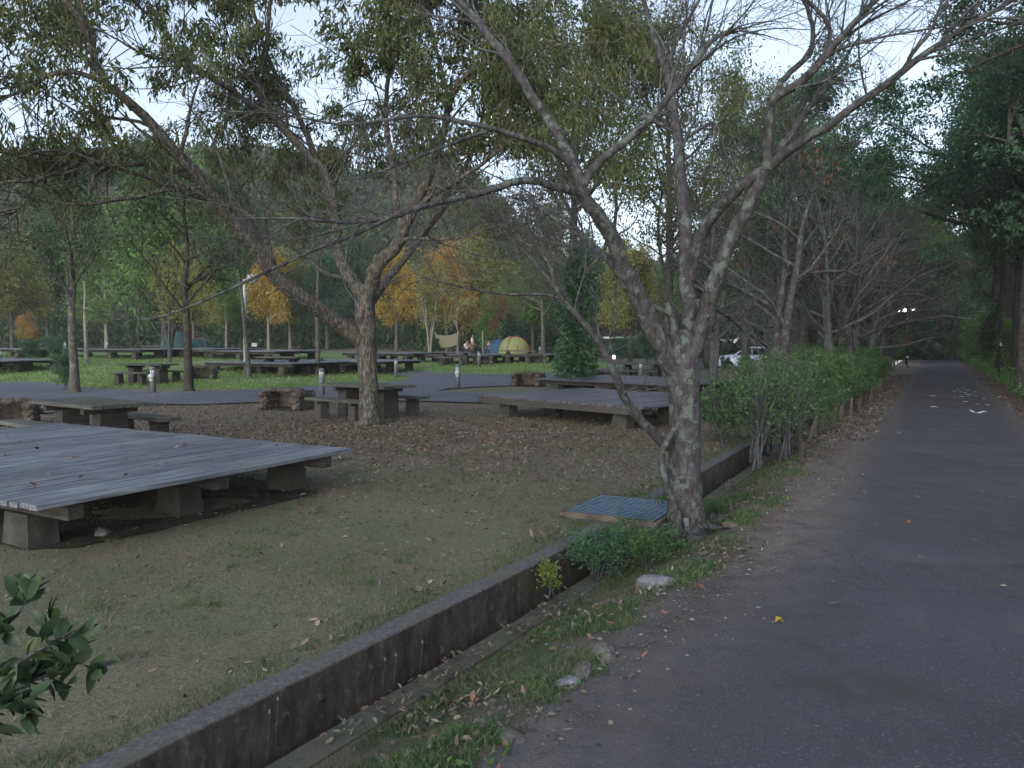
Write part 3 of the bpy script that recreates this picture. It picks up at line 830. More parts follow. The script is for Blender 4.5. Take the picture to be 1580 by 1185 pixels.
# ------------------------------------------------------------------ the big spreading oak beyond the near platform
rng = np.random.default_rng(5)
ok = thing('oak_tree', 'large spreading tree with long drooping leaves in the middle of the camp', 'tree', (*G(572, 660), 0))
YO = 14.2
def O_(pts): return [(*at(a, b, YO + c), r) for a, b, c, r in pts]
OL = [
 [(573, 672, 0, .31), (572, 660, 0, .25), (571, 640, 0, .2), (569, 600, 0, .175), (567, 560, 0, .17), (565, 530, 0, .185), (563, 505, 0, .2), (563, 480, 0, .18), (563, 450, 0, .17)],
 [(565, 530, 0, .17), (548, 512, -.1, .16), (525, 496, -.3, .15), (502, 484, -.5, .145), (464, 456, -.9, .14), (426, 428, -1.2, .13), (392, 378, -1.6, .12), (338, 314, -2, .105), (304, 273, -2.3, .095), (277, 243, -2.5, .085), (250, 209, -2.7, .078), (216, 172, -2.9, .07), (182, 145, -3.1, .06), (155, 125, -3.3, .053), (145, 98, -3.4, .05), (138, 47, -3.5, .045), (115, 20, -3.6, .04), (80, -20, -3.7, .03), (40, -70, -3.8, .02)],
 [(308, 280, -2.2, .07), (290, 270, -2.2, .066), (250, 253, -2.3, .06), (209, 236, -2.4, .055), (162, 233, -2.5, .05), (101, 235, -2.6, .043), (44, 236, -2.7, .038), (-20, 233, -2.8, .03), (-120, 220, -3, .02)],
 [(233, 250, -2.3, .04), (200, 256, -2.6, .035), (176, 253, -2.7, .034), (145, 267, -2.8, .03), (144, 292, -2.85, .02)],
 [(140, 236, -2.5, .035), (101, 263, -2.7, .03), (54, 279, -2.8, .028), (0, 280, -2.9, .022), (-60, 300, -3, .012)],
 [(56, 278, -2.8, .02), (40, 314, -2.9, .015), (7, 338, -3, .008)],
 [(158, 128, -3.3, .04), (135, 115, -3.5, .035), (84, 108, -3.6, .03), (34, 142, -3.7, .024), (-20, 158, -3.8, .014)],
 [(560, 455, .05, .13), (547, 443, .2, .12), (527, 405, .5, .11), (518, 370, .8, .1), (520, 317, 1.0, .09), (506, 270, 1.2, .085), (480, 240, 1.3, .08), (446, 209, 1.4, .072), (432, 189, 1.4, .065), (405, 159, 1.5, .058), (392, 118, 1.5, .05), (412, 74, 1.5, .045), (415, 30, 1.5, .038), (420, -40, 1.6, .028), (430, -120, 1.6, .015)],
 [(432, 189, 1.4, .055), (388, 162, 1.0, .052), (348, 132, .6, .047), (314, 111, .2, .043), (280, 91, 0, .04), (267, 64, -.2, .035), (236, 30, -.4, .028), (203, 0, -.6, .022), (170, -50, -.8, .012)],
 [(282, 92, 0, .03), (236, 91, -.3, .026), (209, 78, -.4, .022), (182, 61, -.5, .016), (140, 40, -.6, .01)],
 [(522, 340, 1, .08), (490, 250, 1.8, .068), (473, 209, 2, .06), (452, 162, 2.2, .052), (422, 111, 2.4, .045), (400, 50, 2.6, .035), (380, -30, 2.8, .022)],
 [(563, 455, 0, .15), (572, 430, -.05, .14), (593, 398, -.2, .125), (616, 375, -.3, .11), (630, 340, -.4, .1), (659, 277, -.5, .085), (676, 233, -.6, .075), (688, 189, -.7, .065), (693, 148, -.8, .055), (716, 118, -.9, .05), (763, 84, -1, .043), (787, 54, -1, .038), (821, 27, -1, .03), (870, -20, -1.1, .02)],
 [(622, 365, -.3, .07), (611, 321, .1, .06), (608, 253, .3, .052), (595, 203, .5, .047), (595, 145, .7, .042), (605, 95, .8, .036), (618, 34, .9, .03), (630, -50, 1, .02)],
 [(616, 372, -.3, .04), (640, 367, -.6, .036), (672, 371, -.9, .03), (716, 365, -1.2, .02), (760, 372, -1.4, .012)],
 [(640, 320, -.4, .045), (689, 287, -.9, .04), (736, 260, -1.3, .034), (780, 223, -1.6, .026), (830, 190, -1.8, .015)],
 [(692, 150, -.8, .035), (680, 100, -.5, .03), (660, 40, -.3, .025), (650, -40, 0, .016)],
 [(565, 480, .1, .09), (590, 440, .8, .08), (640, 380, 1.8, .065), (700, 300, 2.8, .05), (740, 210, 3.5, .04), (760, 100, 4, .028), (770, 0, 4.3, .016)],
 [(540, 430, .4, .05), (500, 425, 1.2, .04), (462, 380, 2, .035), (420, 330, 2.6, .028), (380, 290, 3.2, .015)],
]
OPs = []; ORs = []
for pts in OL:
    p, r = resample(O_(pts), 26); OPs.append(p); ORs.append(r)
OPs = np.array(OPs); ORs = np.array(ORs)
kn = rng.normal(0, 1, OPs.shape) * (ORs[..., None] * .16); kn[:, 0] = 0; kn[0] *= .3
OPs = OPs + kn
ow = Wood(); ow.add(OPs[:1], ORs[:1], 22, .06, 5); ow.add(OPs[1:], ORs[1:], 12, .06, 6)
src = list(range(1, len(OL)))
a1, s1 = grow(OPs[src], ORs[src], 15, rng, (.25, 1), ang=(25, 75), K=10, wob=.11, grav=.05, rs=.4, absL=(1.0, 3.0), rmin=.01)
a2, s2 = grow(a1, s1, 8, rng, (.2, 1), ang=(25, 65), K=7, wob=.13, grav=-.02, rs=.55, absL=(.4, 1.1), rmin=.006)
ow.add(a1, s1, 6)
def hang(d, rng, k=.9, s=.45): return norm(d * .35 + rng.normal(0, s, d.shape) + np.array([0, 0, -k]))
# keep the low left reach free of leaves as in the photo
sel = a2[:, -1]
pxs = 790 + sel[:, 0] / sel[:, 1] * F
zz = sel[:, 2]
keep = ((zz > 4.9 + .25 * np.sin(pxs * .02)) & (rng.uniform(size=len(sel)) < np.where(pxs < 300, .5, .9))) | ((zz > 3.9) & (rng.uniform(size=len(sel)) < .16)) | ((pxs < 260) & (zz > 4.2) & (rng.uniform(size=len(sel)) < .3))
keep = keep & (rng.uniform(size=len(sel)) < np.where((pxs < 280) & (zz > 5), .62, .85))
pys = 525 + (CAMZ - zz) * F / sel[:, 1]
gap = ((np.abs(pxs - 205) < 42) & (pys > 10) & (pys < 205)) | ((np.abs(pxs - 472) < 26) & (pys > 5) & (pys < 95)) | ((pxs < 110) & (pys > 150) & (pys < 215)) | ((pxs > 700) & (pxs < 840) & (pys > 235))
keep &= ~(gap & (rng.uniform(size=len(sel)) < .93))
tw2 = a2[keep]
sh = keep | (rng.uniform(size=len(sel)) < .3)
ow.add(a2[sh], s2[sh], 3)
o = add_mesh('trunk', ow.mesh('oak_wood'), M['oak_bark'], ok); o.matrix_parent_inverse = Matrix.Translation(ok.location).inverted()
lp, ld = samples_on(tw2, 100, rng, .45)
lm = leaves_mesh('oak_leaves', lp + rng.normal(0, .1, lp.shape), hang(ld, rng), rng, .125, .032)
o = add_mesh('crown', lm, M['oak_leaf'], ok); o.matrix_parent_inverse = Matrix.Translation(ok.location).inverted()

# ------------------------------------------------------------------ generic trees
def make_tree(seed, h=8.0, trunk_h=2.5, r0=.16, spread=2.8, stems=1, n1=9, n2=6, n3=0, leafn=14, leaf=.16, leafw=.07, up=.08, lean=0.0, hangk=.3, lsp=.25, ang1=(35, 70), flat=1.0):
    """meshes (wood, leaves) of a free-standing tree with its foot at the origin"""
    rng = np.random.default_rng(seed)
    w = Wood(); P0 = []; R0 = []
    for s in range(stems):
        a = rng.uniform(0, 6.28); out = (0 if stems == 1 else rng.uniform(.25, .6) * h * .35)
        top = np.array([math.cos(a) * out + lean * h * .5, math.sin(a) * out, h * rng.uniform(.85, 1)])
        pts = [(0.0, 0.0, -.15, r0 * 1.35)]
        for k in range(1, 9):
            q = k / 8
            c = top * q; c[:2] += rng.normal(0, .018 * h, 2) * q; c[:2] *= q ** .35
            pts.append((*c, r0 * (1 - .82 * q)))
        pts.insert(1, (0, 0, .12, r0 * 1.08))
        p, r = resample(pts, 20); P0.append(p); R0.append(r)
    P0 = np.array(P0); R0 = np.array(R0)
    w.add(P0, R0, 9, .06, seed)
    t0 = trunk_h / h
    p1, r1 = grow(P0, R0, n1, rng, (t0, 1), ang=ang1, K=10, wob=.1, grav=up, rs=.6, absL=(spread * .6, spread * 1.15), rmin=.012)
    # shorter towards the top
    k = np.clip((p1[:, 0, 2] - trunk_h) / max(h - trunk_h, .1), 0, 1)
    sc1 = (1 - .55 * k)[:, None, None]
    p1 = p1[:, :1] + (p1 - p1[:, :1]) * sc1
    p2, r2 = grow(p1, r1, n2, rng, (.25, 1), ang=(30, 70), K=6, wob=.14, grav=.03, rs=.55, L=(.3, .55), rmin=.008)
    w.add(p1, r1, 6); w.add(p2, r2, 3)
    tip = p2
    if n3:
        p3, r3 = grow(p2, r2, n3, rng, (.2, 1), ang=(25, 65), K=4, wob=.15, grav=.02, rs=.6, L=(.4, .8), rmin=.006)
        w.add(p3, r3, 3); tip = p3
    wm = w.mesh('tree_wood')
    lm = None
    if leafn:
        lp, ld = samples_on(tip, leafn, rng, .15)
        lp = lp + rng.normal(0, lsp, lp.shape) * np.array([1, 1, flat])
        lm = leaves_mesh('tree_leaves', lp, hang(ld, rng, hangk, .7), rng, leaf, leafw)
    return wm, lm, tip

PROTO = {}
def proto(kind, seed, **k):
    PROTO[kind] = make_tree(seed, **k)
def place_tree(kind, name, label, px, Y, s=1.0, bark='grey_bark', leafm='green_leaf', rz=None, sz=1.0, group=None, cat='tree', xy=None, z=None, tilt=(0, 0)):
    if xy is not None:
        x, y = xy; zz = z if z is not None else float(H(x, y))
    else:
        x, y, zz = gp(px, Y)
        u, v = xy2uv(x, y)
        if u > PATH_R: zz = float(z_bank(u, x, y))
        elif u > -.1: zz = -.02
        if z is not None: zz = z
    t = thing(name, label, cat, (x, y, zz), random.uniform(0, 6.28) if rz is None else rz, group)
    t.scale = (s, s, s * sz); t.rotation_euler[0] = tilt[0]; t.rotation_euler[1] = tilt[1]
    wm, lm, _tips = PROTO[kind]
    o = bpy.data.objects.new('trunk', wm); link(o, t)
    if not wm.materials: wm.materials.append(M['grey_bark'])
    o.material_slots[0].link = 'OBJECT'; o.material_slots[0].material = M[bark]
    if lm is not None:
        o = bpy.data.objects.new('crown', lm); link(o, t)
        if not lm.materials: lm.materials.append(M['green_leaf'])
        o.material_slots[0].link = 'OBJECT'; o.material_slots[0].material = M[leafm]
    return t

proto('round', 21, h=8, trunk_h=2.1, r0=.17, spread=3.2, n1=20, n2=10, leafn=80, leaf=.19, leafw=.09, lsp=.28)
proto('round2', 22, h=9, trunk_h=2.6, r0=.2, spread=3.8, n1=22, n2=10, leafn=80, leaf=.2, leafw=.09, lsp=.3, up=.04)
proto('tall', 23, h=13, trunk_h=4.2, r0=.24, spread=4.2, n1=26, n2=11, leafn=90, leaf=.16, leafw=.075, lsp=.38, up=.1)
proto('airy', 33, h=7.5, trunk_h=2.6, r0=.15, spread=3.2, n1=13, n2=9, n3=3, leafn=16, leaf=.13, leafw=.06, lsp=.2, up=.05, ang1=(45, 80))
proto('bushy', 24, h=6, trunk_h=.5, r0=.1, spread=2.3, n1=16, n2=8, stems=2, leafn=50, leaf=.16, leafw=.09, lsp=.25)
proto('vase', 25, h=5.2, trunk_h=1.7, r0=.07, spread=1.3, stems=7, n1=5, n2=6, leafn=16, leaf=.12, leafw=.06, lsp=.18, up=.2, ang1=(15, 45))
proto('layered', 26, h=12, trunk_h=4.2, r0=.22, spread=4.6, n1=17, n2=10, n3=3, leafn=42, leaf=.125, leafw=.06, lsp=.2, up=.0, ang1=(55, 85), flat=.45)
proto('layered2', 27, h=14, trunk_h=5.5, r0=.26, spread=5.2, n1=17, n2=10, n3=3, leafn=40, leaf=.125, leafw=.06, lsp=.2, up=.02, ang1=(50, 85), flat=.45)
proto('bare', 28, h=5.6, trunk_h=1.6, r0=.13, spread=3.2, stems=2, n1=11, n2=9, n3=6, leafn=0, up=.03, lean=-.1, ang1=(35, 75))
proto('bare2', 29, h=6.2, trunk_h=1.3, r0=.12, spread=3.4, stems=3, n1=9, n2=9, n3=6, leafn=0, up=.02, lean=-.12, ang1=(35, 75))
proto('drooping', 30, h=12.5, trunk_h=3.6, r0=.19, spread=4.6, n1=22, n2=10, n3=4, leafn=30, leaf=.14, leafw=.045, lsp=.26, up=.1, hangk=1.2)
proto('slim', 31, h=11, trunk_h=6, r0=.12, spread=2.0, n1=10, n2=7, leafn=36, leaf=.18, leafw=.09, lsp=.3, up=.1)
proto('sapling', 32, h=3.4, trunk_h=1.6, r0=.04, spread=1.3, n1=9, n2=6, leafn=16, leaf=.12, leafw=.05, lsp=.12, up=.05)

# trees in the near and middle distance, left to right
place_tree('airy', 'camp_tree', 'slender dark leaved tree at the road edge behind the left picnic table', 114, 23.5, .95, 'grey_bark', 'dark_leaf', 1.0, 1.05)
place_tree('airy', 'camp_tree', 'dark tree on a small earth mound beside the camp road', 290, 20.9, .82, 'dark_bark', 'dark_leaf', 2.7, 1.0)
place_tree('round2', 'camp_tree', 'full rounded green tree rising behind the mound tree', 255, 44, 1.05, 'dark_bark', 'green_leaf', 0.6, 1.15)
place_tree('slim', 'camp_tree', 'leaning thick trunked tree with a small white notice on it', 384, 30, .82, 'grey_bark', 'oak_leaf', 3.9, 1.0, tilt=(0, .06))
place_tree('slim', 'camp_tree', 'straight brown trunk standing just left of the big oak', 490, 32.5, .9, 'grey_bark', 'oak_leaf', 1.4)
place_tree('slim', 'camp_tree', 'thin crooked pale trunk on the lawn behind the slender left tree', 133, 36, .75, 'pale_bark', 'green_leaf', 2.2, tilt=(0, -.05))
place_tree('vase', 'crape_myrtle', 'leafless reddish stemmed shrub behind the mound tree', 262, 37, 1.0, 'cherry_bark', 'olive_leaf', .3)
place_tree('vase', 'crape_myrtle', 'many stemmed vase shaped shrub tree in front of the khaki tarp', 663, 50, 1.15, 'pale_bark', 'olive_leaf', 1.3)
place_tree('sapling', 'camp_tree', 'small yellow green tree with a thin pale trunk by the tarp', 706, 50, 1.45, 'pale_bark', 'olive_leaf', .4)
place_tree('sapling', 'maple_tree', 'small orange red maple above the yellow tent', 770, 60, 1.35, 'grey_bark', 'red_leaf', 2.0)
place_tree('round', 'maple_tree', 'orange tinted small maple at the far left wood edge', 42, 58, .32, 'grey_bark', 'orange_leaf', 2.0)
# autumn yellow trees behind the oak
place_tree('round', 'ginkgo_tree', 'bright yellow tree seen just right of the oak trunk', 612, 60, .9, 'grey_bark', 'yellow_leaf', 1.9, 1.0)
place_tree('round2', 'ginkgo_tree', 'tall orange and yellow tree above the khaki tarp', 690, 66, .95, 'grey_bark', 'orange_leaf', 4.0, .98)
place_tree('round', 'ginkgo_tree', 'yellow tree seen left of the oak trunk behind the lamp pole', 415, 62, .75, 'pale_bark', 'yellow_leaf', .2, 1.2)
place_tree('round', 'ginkgo_tree', 'half turned yellow green tree beside the left yellow tree', 448, 66, .85, 'pale_bark', 'olive_leaf', 5.2, 1.1)
# far edge of the lawn
edge = [
 ('round2', 'broad green tree at the far left end of the lawn', -60, 60, 1.0, 'green_leaf'),
 ('round', 'olive green tree at the far left behind the grey platform', 20, 64, 1.05, 'olive_leaf'),
 ('round2', 'dark evergreen between the far left trees', 75, 70, 1.1, 'dark_leaf'),
 ('round', 'light green tree behind the two thin left trunks', 165, 62, .95, 'green_leaf'),
 ('round2', 'tall green tree rising at the left of the hillside', 215, 70, 1.2, 'green_leaf'),
 ('round', 'yellow green tree behind the reddish shrub', 300, 60, .8, 'olive_leaf'),
 ('round', 'low green tree with pale trunk left of the lamp pole', 350, 66, .8, 'green_leaf'),
 ('round2', 'dark green tree behind the lamp pole', 385, 74, 1.05, 'dark_leaf'),
 ('round', 'green tree filling the gap left of the oak', 505, 66, .95, 'cool_leaf'),
 ('round2', 'dull green tree right behind the oak trunk', 550, 72, 1.05, 'dark_leaf'),
 ('round', 'cool green tree between the yellow trees', 645, 72, .9, 'cool_leaf'),
 ('round2', 'olive tree right of the orange tree', 745, 70, 1.1, 'olive_leaf'),
 ('bushy', 'low yellow green bushy tree behind the small maple', 752, 66, .8, 'green_leaf'),
 ('round', 'dense green tree behind the yellow tent', 822, 66, 1.05, 'green_leaf'),
 ('drooping', 'tall olive tree with twin grey trunks right of the yellow tent', 838, 55, .85, 'oak_leaf'),
 ('round2', 'green tree behind the ivy covered trunk', 905, 62, 1.0, 'cool_leaf'),
 ('round', 'leaning pale trunked tree beyond the dark platform', 972, 52, .95, 'olive_leaf'),
 ('round2', 'dark tree behind the parked white car', 1090, 66, 1.1, 'dark_leaf'),
 ('round', 'green tree standing left of the parked car', 1030, 62, .95, 'green_leaf'),
 ('round2', 'green tree at the camp side of the hedge end', 1180, 60, 1.15, 'green_leaf'),
 ('tall', 'tall dark evergreen behind the row of bare cherries', 1262, 66, 1.0, 'green_leaf'),
 ('tall', 'tall green tree left of the two lit street lamps', 1330, 70, .9, 'green_leaf'),
]
for i, (k, lab, px, Y, s, lf) in enumerate(edge):
    place_tree(k, 'edge_tree', lab, px, Y, s, 'grey_bark' if i % 3 else 'pale_bark', lf, i * 1.37, group='trees along the far edge of the camp')
# tall trees that carry the upper canopy in the middle and right
place_tree('drooping', 'tall_tree', 'tall tree with an ivy wrapped trunk and drooping olive leaves', 888, 25, 1.0, 'grey_bark', 'oak_leaf', .8)
place_tree('drooping', 'tall_tree', 'tall drooping leaved tree behind the upper limbs of the bare cherry', 1030, 29, 1.05, 'grey_bark', 'oak_leaf', 2.9)
place_tree('drooping', 'tall_tree', 'tall olive tree behind the forked right limb of the bare cherry', 1150, 38, 1.1, 'grey_bark', 'oak_leaf', 4.4)
place_tree('layered', 'tall_tree', 'airy tall tree with flat leaf layers behind the cherry row', 1240, 40, 1.12, 'grey_bark', 'cool_leaf', 1.1)

place_tree('layered', 'tall_tree', 'airy layered tree behind the upper right cherry limb', 1300, 33, 1.0, 'grey_bark', 'cool_leaf', 3.3)
place_tree('layered2', 'tall_tree', 'airy layered tree against the sky gap left of the path', 1190, 46, 1.0, 'grey_bark', 'green_leaf', 5.3)
# right hand woods: evergreens along the bank
rw = [
 ('layered2', 'big evergreen with layered boughs arching over the path', 5.6, 19, 1.0, 'dark_leaf', 2.0),
 ('layered', 'evergreen on the bank reaching across the upper right sky', 6.6, 13, .95, 'cool_leaf', .6),
 ('layered2', 'tall layered evergreen halfway along the path bank', 6.0, 27, 1.0, 'cool_leaf', 4.4),
 ('tall', 'dense dark evergreen rising from the right bank', 7.6, 22, 1.0, 'dark_leaf', 1.1),
 ('tall', 'thick trunked dark tree beside the black marker post', 5.4, 31.5, 1.05, 'dark_leaf', 3.1),
 ('round2', 'low spreading evergreen deep on the right bank', 9.5, 28, 1.0, 'dark_leaf', .1),
 ('tall', 'dark tree beyond the black marker post', 5.6, 40, 1.0, 'dark_leaf', 5.1),
 ('round2', 'dark rounded tree high on the bank', 9.0, 38, 1.1, 'dark_leaf', 2.3),
 ('tall', 'dark tree near the far bend on the right', 5.6, 50, .95, 'dark_leaf', .9),
 ('round2', 'dark undergrown tree at the bend', 7.5, 56, 1.0, 'dark_leaf', 3.9),
 ('tall', 'dark tree closing the end of the path', 2.9, 69, 1.2, 'dark_leaf', 1.9),
 ('round2', 'rounded dark tree straight at the end of the path', .8, 70, 1.4, 'dark_leaf', 4.9),
 ('tall', 'slender tree left of the path end', -2.6, 60, 1.1, 'cool_leaf', 2.9),
 ('round2', 'dark green tree behind the street lamps', -1.6, 66, .95, 'dark_leaf', 3.3),
 ('layered2', 'leafy evergreen on the near bank with boughs over the right side of the path', 5.4, 8.5, .8, 'cool_leaf', 2.6),
 ('layered2', 'tall spreading tree whose boughs close the sky gap above the path', 5.0, 23.5, 1.15, 'cool_leaf', 3.7),
 ('layered', 'spreading tree left of the path leaning over the bare cherries', -2.4, 27, 1.05, 'cool_leaf', 5.0),
 ('layered2', 'high spreading tree over the far part of the path', 5.2, 36, 1.2, 'cool_leaf', .2),
 ('layered2', 'spreading tree behind the far end of the hedge', -2.4, 48, 1.05, 'green_leaf', 2.5),
 ('layered', 'airy evergreen left of the path beyond the hedge', -3.2, 44, 1.05, 'cool_leaf', 1.7),
 ('tall', 'tall evergreen behind the last bare cherry', -4.5, 54, 1.0, 'cool_leaf', .4),
 ('round2', 'dark tree at the top of the right bank near the frame edge', 10.5, 17, 1.1, 'dark_leaf', 5.4),
]
for i, (k, lab, u, v, s, lf, rz) in enumerate(rw):
    x, y = uv2xy(u, v)
    z = float(z_bank(u, x, y)) if u > PATH_R else -.02
    place_tree(k, 'woodland_tree', lab, 0, 0, s, 'dark_bark' if i % 3 else 'grey_bark', lf, rz, xy=(float(x), float(y)), z=z - .05, group='trees of the wood along the path')
# undergrowth closing the dark wood
ug = [(5.5, 36), (6.5, 42), (5.6, 46), (6.4, 52), (4.9, 58), (4.4, 63), (2.9, 67.5), (1.2, 67.5), (-.4, 66), (-1.6, 60), (-2.0, 54), (8.5, 34), (7.8, 27), (9.0, 47), (6.8, 20), (-2.2, 50), (8.8, 15)]
for i, (u, v) in enumerate(ug):
    x, y = uv2xy(u, v)
    z = float(z_bank(u, x, y)) if u > PATH_R else -.05
    place_tree('bushy', 'woodland_bush', 'dark bush in the undergrowth of the wood along the path', 0, 0, .45 + .12 * (i % 3), 'dark_bark', 'dark_leaf' if i % 4 else 'green_leaf', i * 1.1, xy=(float(x), float(y)), z=z - .4, group='undergrowth bushes', cat='bush')

# row of bare cherries behind the hedge
cr = [(-.55, 12.2, 1.0, 'bare', 'bare cherry leaning over the near end of the hedge'), (.15, 16.5, .95, 'bare2', 'second bare cherry of the hedge row with orange leaf scraps'),
      (.35, 20.5, 1.05, 'bare', 'third bare cherry of the hedge row with pale forked trunk'), (.4, 25, 1.0, 'bare2', 'fourth bare cherry of the hedge row'),
      (.45, 30, 1.05, 'bare', 'fifth bare cherry of the hedge row near the path edge'), (.4, 36, 1.0, 'bare2', 'sixth bare cherry of the hedge row'), (.3, 43, 1.0, 'bare', 'farthest bare cherry of the hedge row'),
      (-3.6, 19, 1.0, 'bare2', 'bare cherry standing on the camp side of the hedge row')]
rng = np.random.default_rng(77)
for i, (u, v, s, k, lab) in enumerate(cr):
    x, y = uv2xy(u, v)
    t = place_tree(k, 'bare_cherry', lab, 0, 0, s, 'branch_bark' if i % 2 else 'cherry_bark', None, [.4, 2.2, 3.9, 5.5, 1.2, 2.9, 4.6, .9][i], xy=(float(x), float(y)), z=-.02, group='bare cherries in a row behind the hedge')
    n = 70
    tp, td = samples_on(PROTO[k][2], 1, rng)
    ctr = tp[rng.integers(0, len(tp), 7)]
    dd = np.min(np.linalg.norm(tp[:, None] - ctr[None], axis=2), 1)
    c0 = tp[np.argsort(dd)[:n]]
    o = add_mesh('autumn_leaves', leaves_mesh('autumn_leaves', c0, hang(rng.normal(size=(n, 3)), rng, 1.0, .4), rng, .11, .05), M['red_leaf'], t); o['kind'] = 'stuff'

# ------------------------------------------------------------------ hedge: leafy shrubs with bare stems below
def make_shrub(seed, h=1.45, r=.8, n=2600, leaf=.055):
    rng = np.random.default_rng(seed)
    w = Wood(); m = 5
    P0 = []; R0 = []
    for k in range(m):
        a = rng.uniform(0, 6.28); q = rng.uniform(.15, .6) * r
        pts = [(rng.normal(0, .08), rng.normal(0, .08), -.1, .018), (math.cos(a) * q * .4, math.sin(a) * q * .4, h * .35, .014), (math.cos(a) * q, math.sin(a) * q, h * .85, .007)]
        p, rr = resample(pts, 8); P0.append(p); R0.append(rr)
    P0 = np.array(P0) + rng.normal(0, .012, (m, 8, 3)); R0 = np.array(R0)
    w.add(P0, R0, 6)
    p1, r1 = grow(P0, R0, 8, rng, (.35, 1), ang=(30, 75), K=6, wob=.15, grav=.05, absL=(.25, .6), rmin=.003)
    w.add(p1, r1, 4)
    p2, r2 = grow(p1, r1, 7, rng, (.1, 1), ang=(30, 75), K=4, wob=.15, grav=.05, absL=(.12, .3), rmin=.002)
    w.add(p2, r2, 3)
    lp, ld = samples_on(p2, max(2, n // len(p2)), rng, .1)
    lp = lp + rng.normal(0, .03, lp.shape)
    return w.mesh('shrub_wood'), leaves_mesh('shrub_leaves', lp, norm(ld + rng.normal(0, .7, ld.shape) + np.array([0, 0, .3])), rng, leaf, leaf * .48)
SH = [make_shrub(40, 1.4, .85, 6500), make_shrub(41, 1.5, .8, 6000), make_shrub(42, 1.2, .7, 5000)]
WEED = make_shrub(44, 1.2, .95, 1500, .085)
SPARSE = make_shrub(43, 1.15, .5, 700, .06)
rng = np.random.default_rng(9)
def put_shrub(m, name, label, x, y, z, s, leafm, group=None, sz=1.0, cat='shrub'):
    t = thing(name, label, cat, (float(x), float(y), z), random.uniform(0, 6.28), group); t.scale = (s, s, s * sz)
    for nm, me, mt in (('stems', m[0], 'branch_bark'), ('foliage', m[1], leafm)):
        o = bpy.data.objects.new(nm, me); link(o, t)
        if not me.materials: me.materials.append(M[mt])
        o.material_slots[0].link = 'OBJECT'; o.material_slots[0].material = M[mt]
    return t
k = 0
for v in np.arange(7.2, 32, .95):
    for u in ((-.35, .45) if v < 24 else (.1,)):
        x, y = uv2xy(u + rng.normal(0, .1) - (.25 if v < 9 else 0), v + rng.normal(0, .15))
        put_shrub(SH[k % 3], 'hedge_shrub', 'leafy green shrub merging into the hedge beside the path', x, y, -.1 if u > -.2 else 0, rng.uniform(.68, 1.03) * (.66 + .34 * float(smooth(7, 13, v))), 'hedge_leaf', 'shrubs of the hedge along the path')
        k += 1
for u, v, s, lab in ((.35, 5.6, 1.0, 'sparse young shrub with a lichen covered stem in front of the hedge'), (.55, 6.6, 1.1, 'thin yellow green shrub at the near end of the hedge'), (.2, 6.3, 1.05, 'sparse shrub growing by the end of the retaining wall'), (.3, 7.6, 1.0, 'sparse light green shrub before the first log posts'), (-.35, 6.6, .9, 'sparse shrub on the grass side of the wall end')):
    x, y = uv2xy(u, v); put_shrub(SPARSE, 'young_shrub', lab, x, y, -.05, s, 'hedge_leaf')
# weeds over the drain pit and a yellow-leaved sprout
for u, v, s, lf, lab in ((.16, .7, .34, 'cool_leaf', 'low weeds growing in the ditch in front of the drain grate'), (.42, 1.0, .3, 'cool_leaf', 'weedy plant below the right corner of the drain grate'), (.22, .25, .36, 'cool_leaf', 'leafy weed spilling over the wall beside the ditch'), (.5, .55, .32, 'weed_leaf', 'small weed between the ditch and the verge'),
                         (.05, 1.9, .34, 'weed_leaf', 'weeds against the cherry trunk behind the grate'), (.55, 2.6, .2, 'weed_leaf', 'weed tuft at the foot of the cherry trunk')):
    x, y = uv2xy(u, v); put_shrub(WEED, 'weed_plant', lab, x, y, float(z_verge(u, v)), s, lf, cat='weed', sz=.8)
x, y = uv2xy(.12, -.35); put_shrub(make_shrub(47, 1.1, .3, 60, .12), 'weed_sprout', 'bright yellow green sprout against the dark wall', x, y, -.2, .2, 'yellow_green_leaf', cat='weed')
# far hedge and shrubs on the camp
for px, Y, s, lab in ((930, 50, 1.15, 'dark clipped shrub left of the leaning pale tree'), (955, 50.5, 1.1, 'dark clipped shrub just beside the lit bollard'), (1000, 49, 1.2, 'dark shrub right of the leaning pale tree'), (1022, 49.5, 1.1, 'dark shrub beside the foreground cherry trunk'),
                      (500 - 8, 35.2, .35, 'small green shrub under the far platforms'), (672, 53, 1.0, 'pale green shrub under the khaki tarp'), (45, 35.5, .8, 'leafy bush behind the left grey platform'), (88, 35, .85, 'bush beside the left grey platform'), (100, 24.5, .75, 'small leafy shrub around the slender left tree trunk'), (1205, 41, 1.2, 'bush hiding the rear of the parked car'), (1192, 38.5, .95, 'bush between the hedge and the parked car'), (1120, 38, .5, 'low bush before the nose of the parked car'), (1160, 38, .5, 'low bush before the door of the parked car'), (1090, 38, .45, 'low bush left of the parked car')):
    x, y, z = gp(px, Y); put_shrub(SH[int(px) % 3], 'shrub', lab, x, y, z, s, 'cool_leaf')

# log posts of the old palisade
rng = np.random.default_rng(14)
k = 0
for v in np.concatenate([np.arange(8.3, 14, .34), np.arange(14, 27, .5)]):
    if rng.uniform() < .25: continue
    x, y = uv2xy(min(.58 + .06 * (v - 8.7), .98) + rng.normal(0, .03), v)
    h = rng.uniform(.26, .48); r = rng.uniform(.028, .046)
    mb = MB(); mb.cyl((0, 0, -.15), (rng.normal(0, .05), rng.normal(0, .05), h), r, r * .9, 9)
    o = mb.build('palisade_post', M['post_wood']); o.location = (float(x), float(y), -.02)
    tag(o, 'weathered upright log post of the low palisade under the hedge', 'post', 'log posts of the low palisade')
x, y = uv2xy(.85, 6.1)
tag(MB().cyl((x, y, -.1), (x + .02, y, .2), .05, .045, 9).build('tree_stump', M['dark_bark']), 'short dark stump in front of the palisade', 'stump')

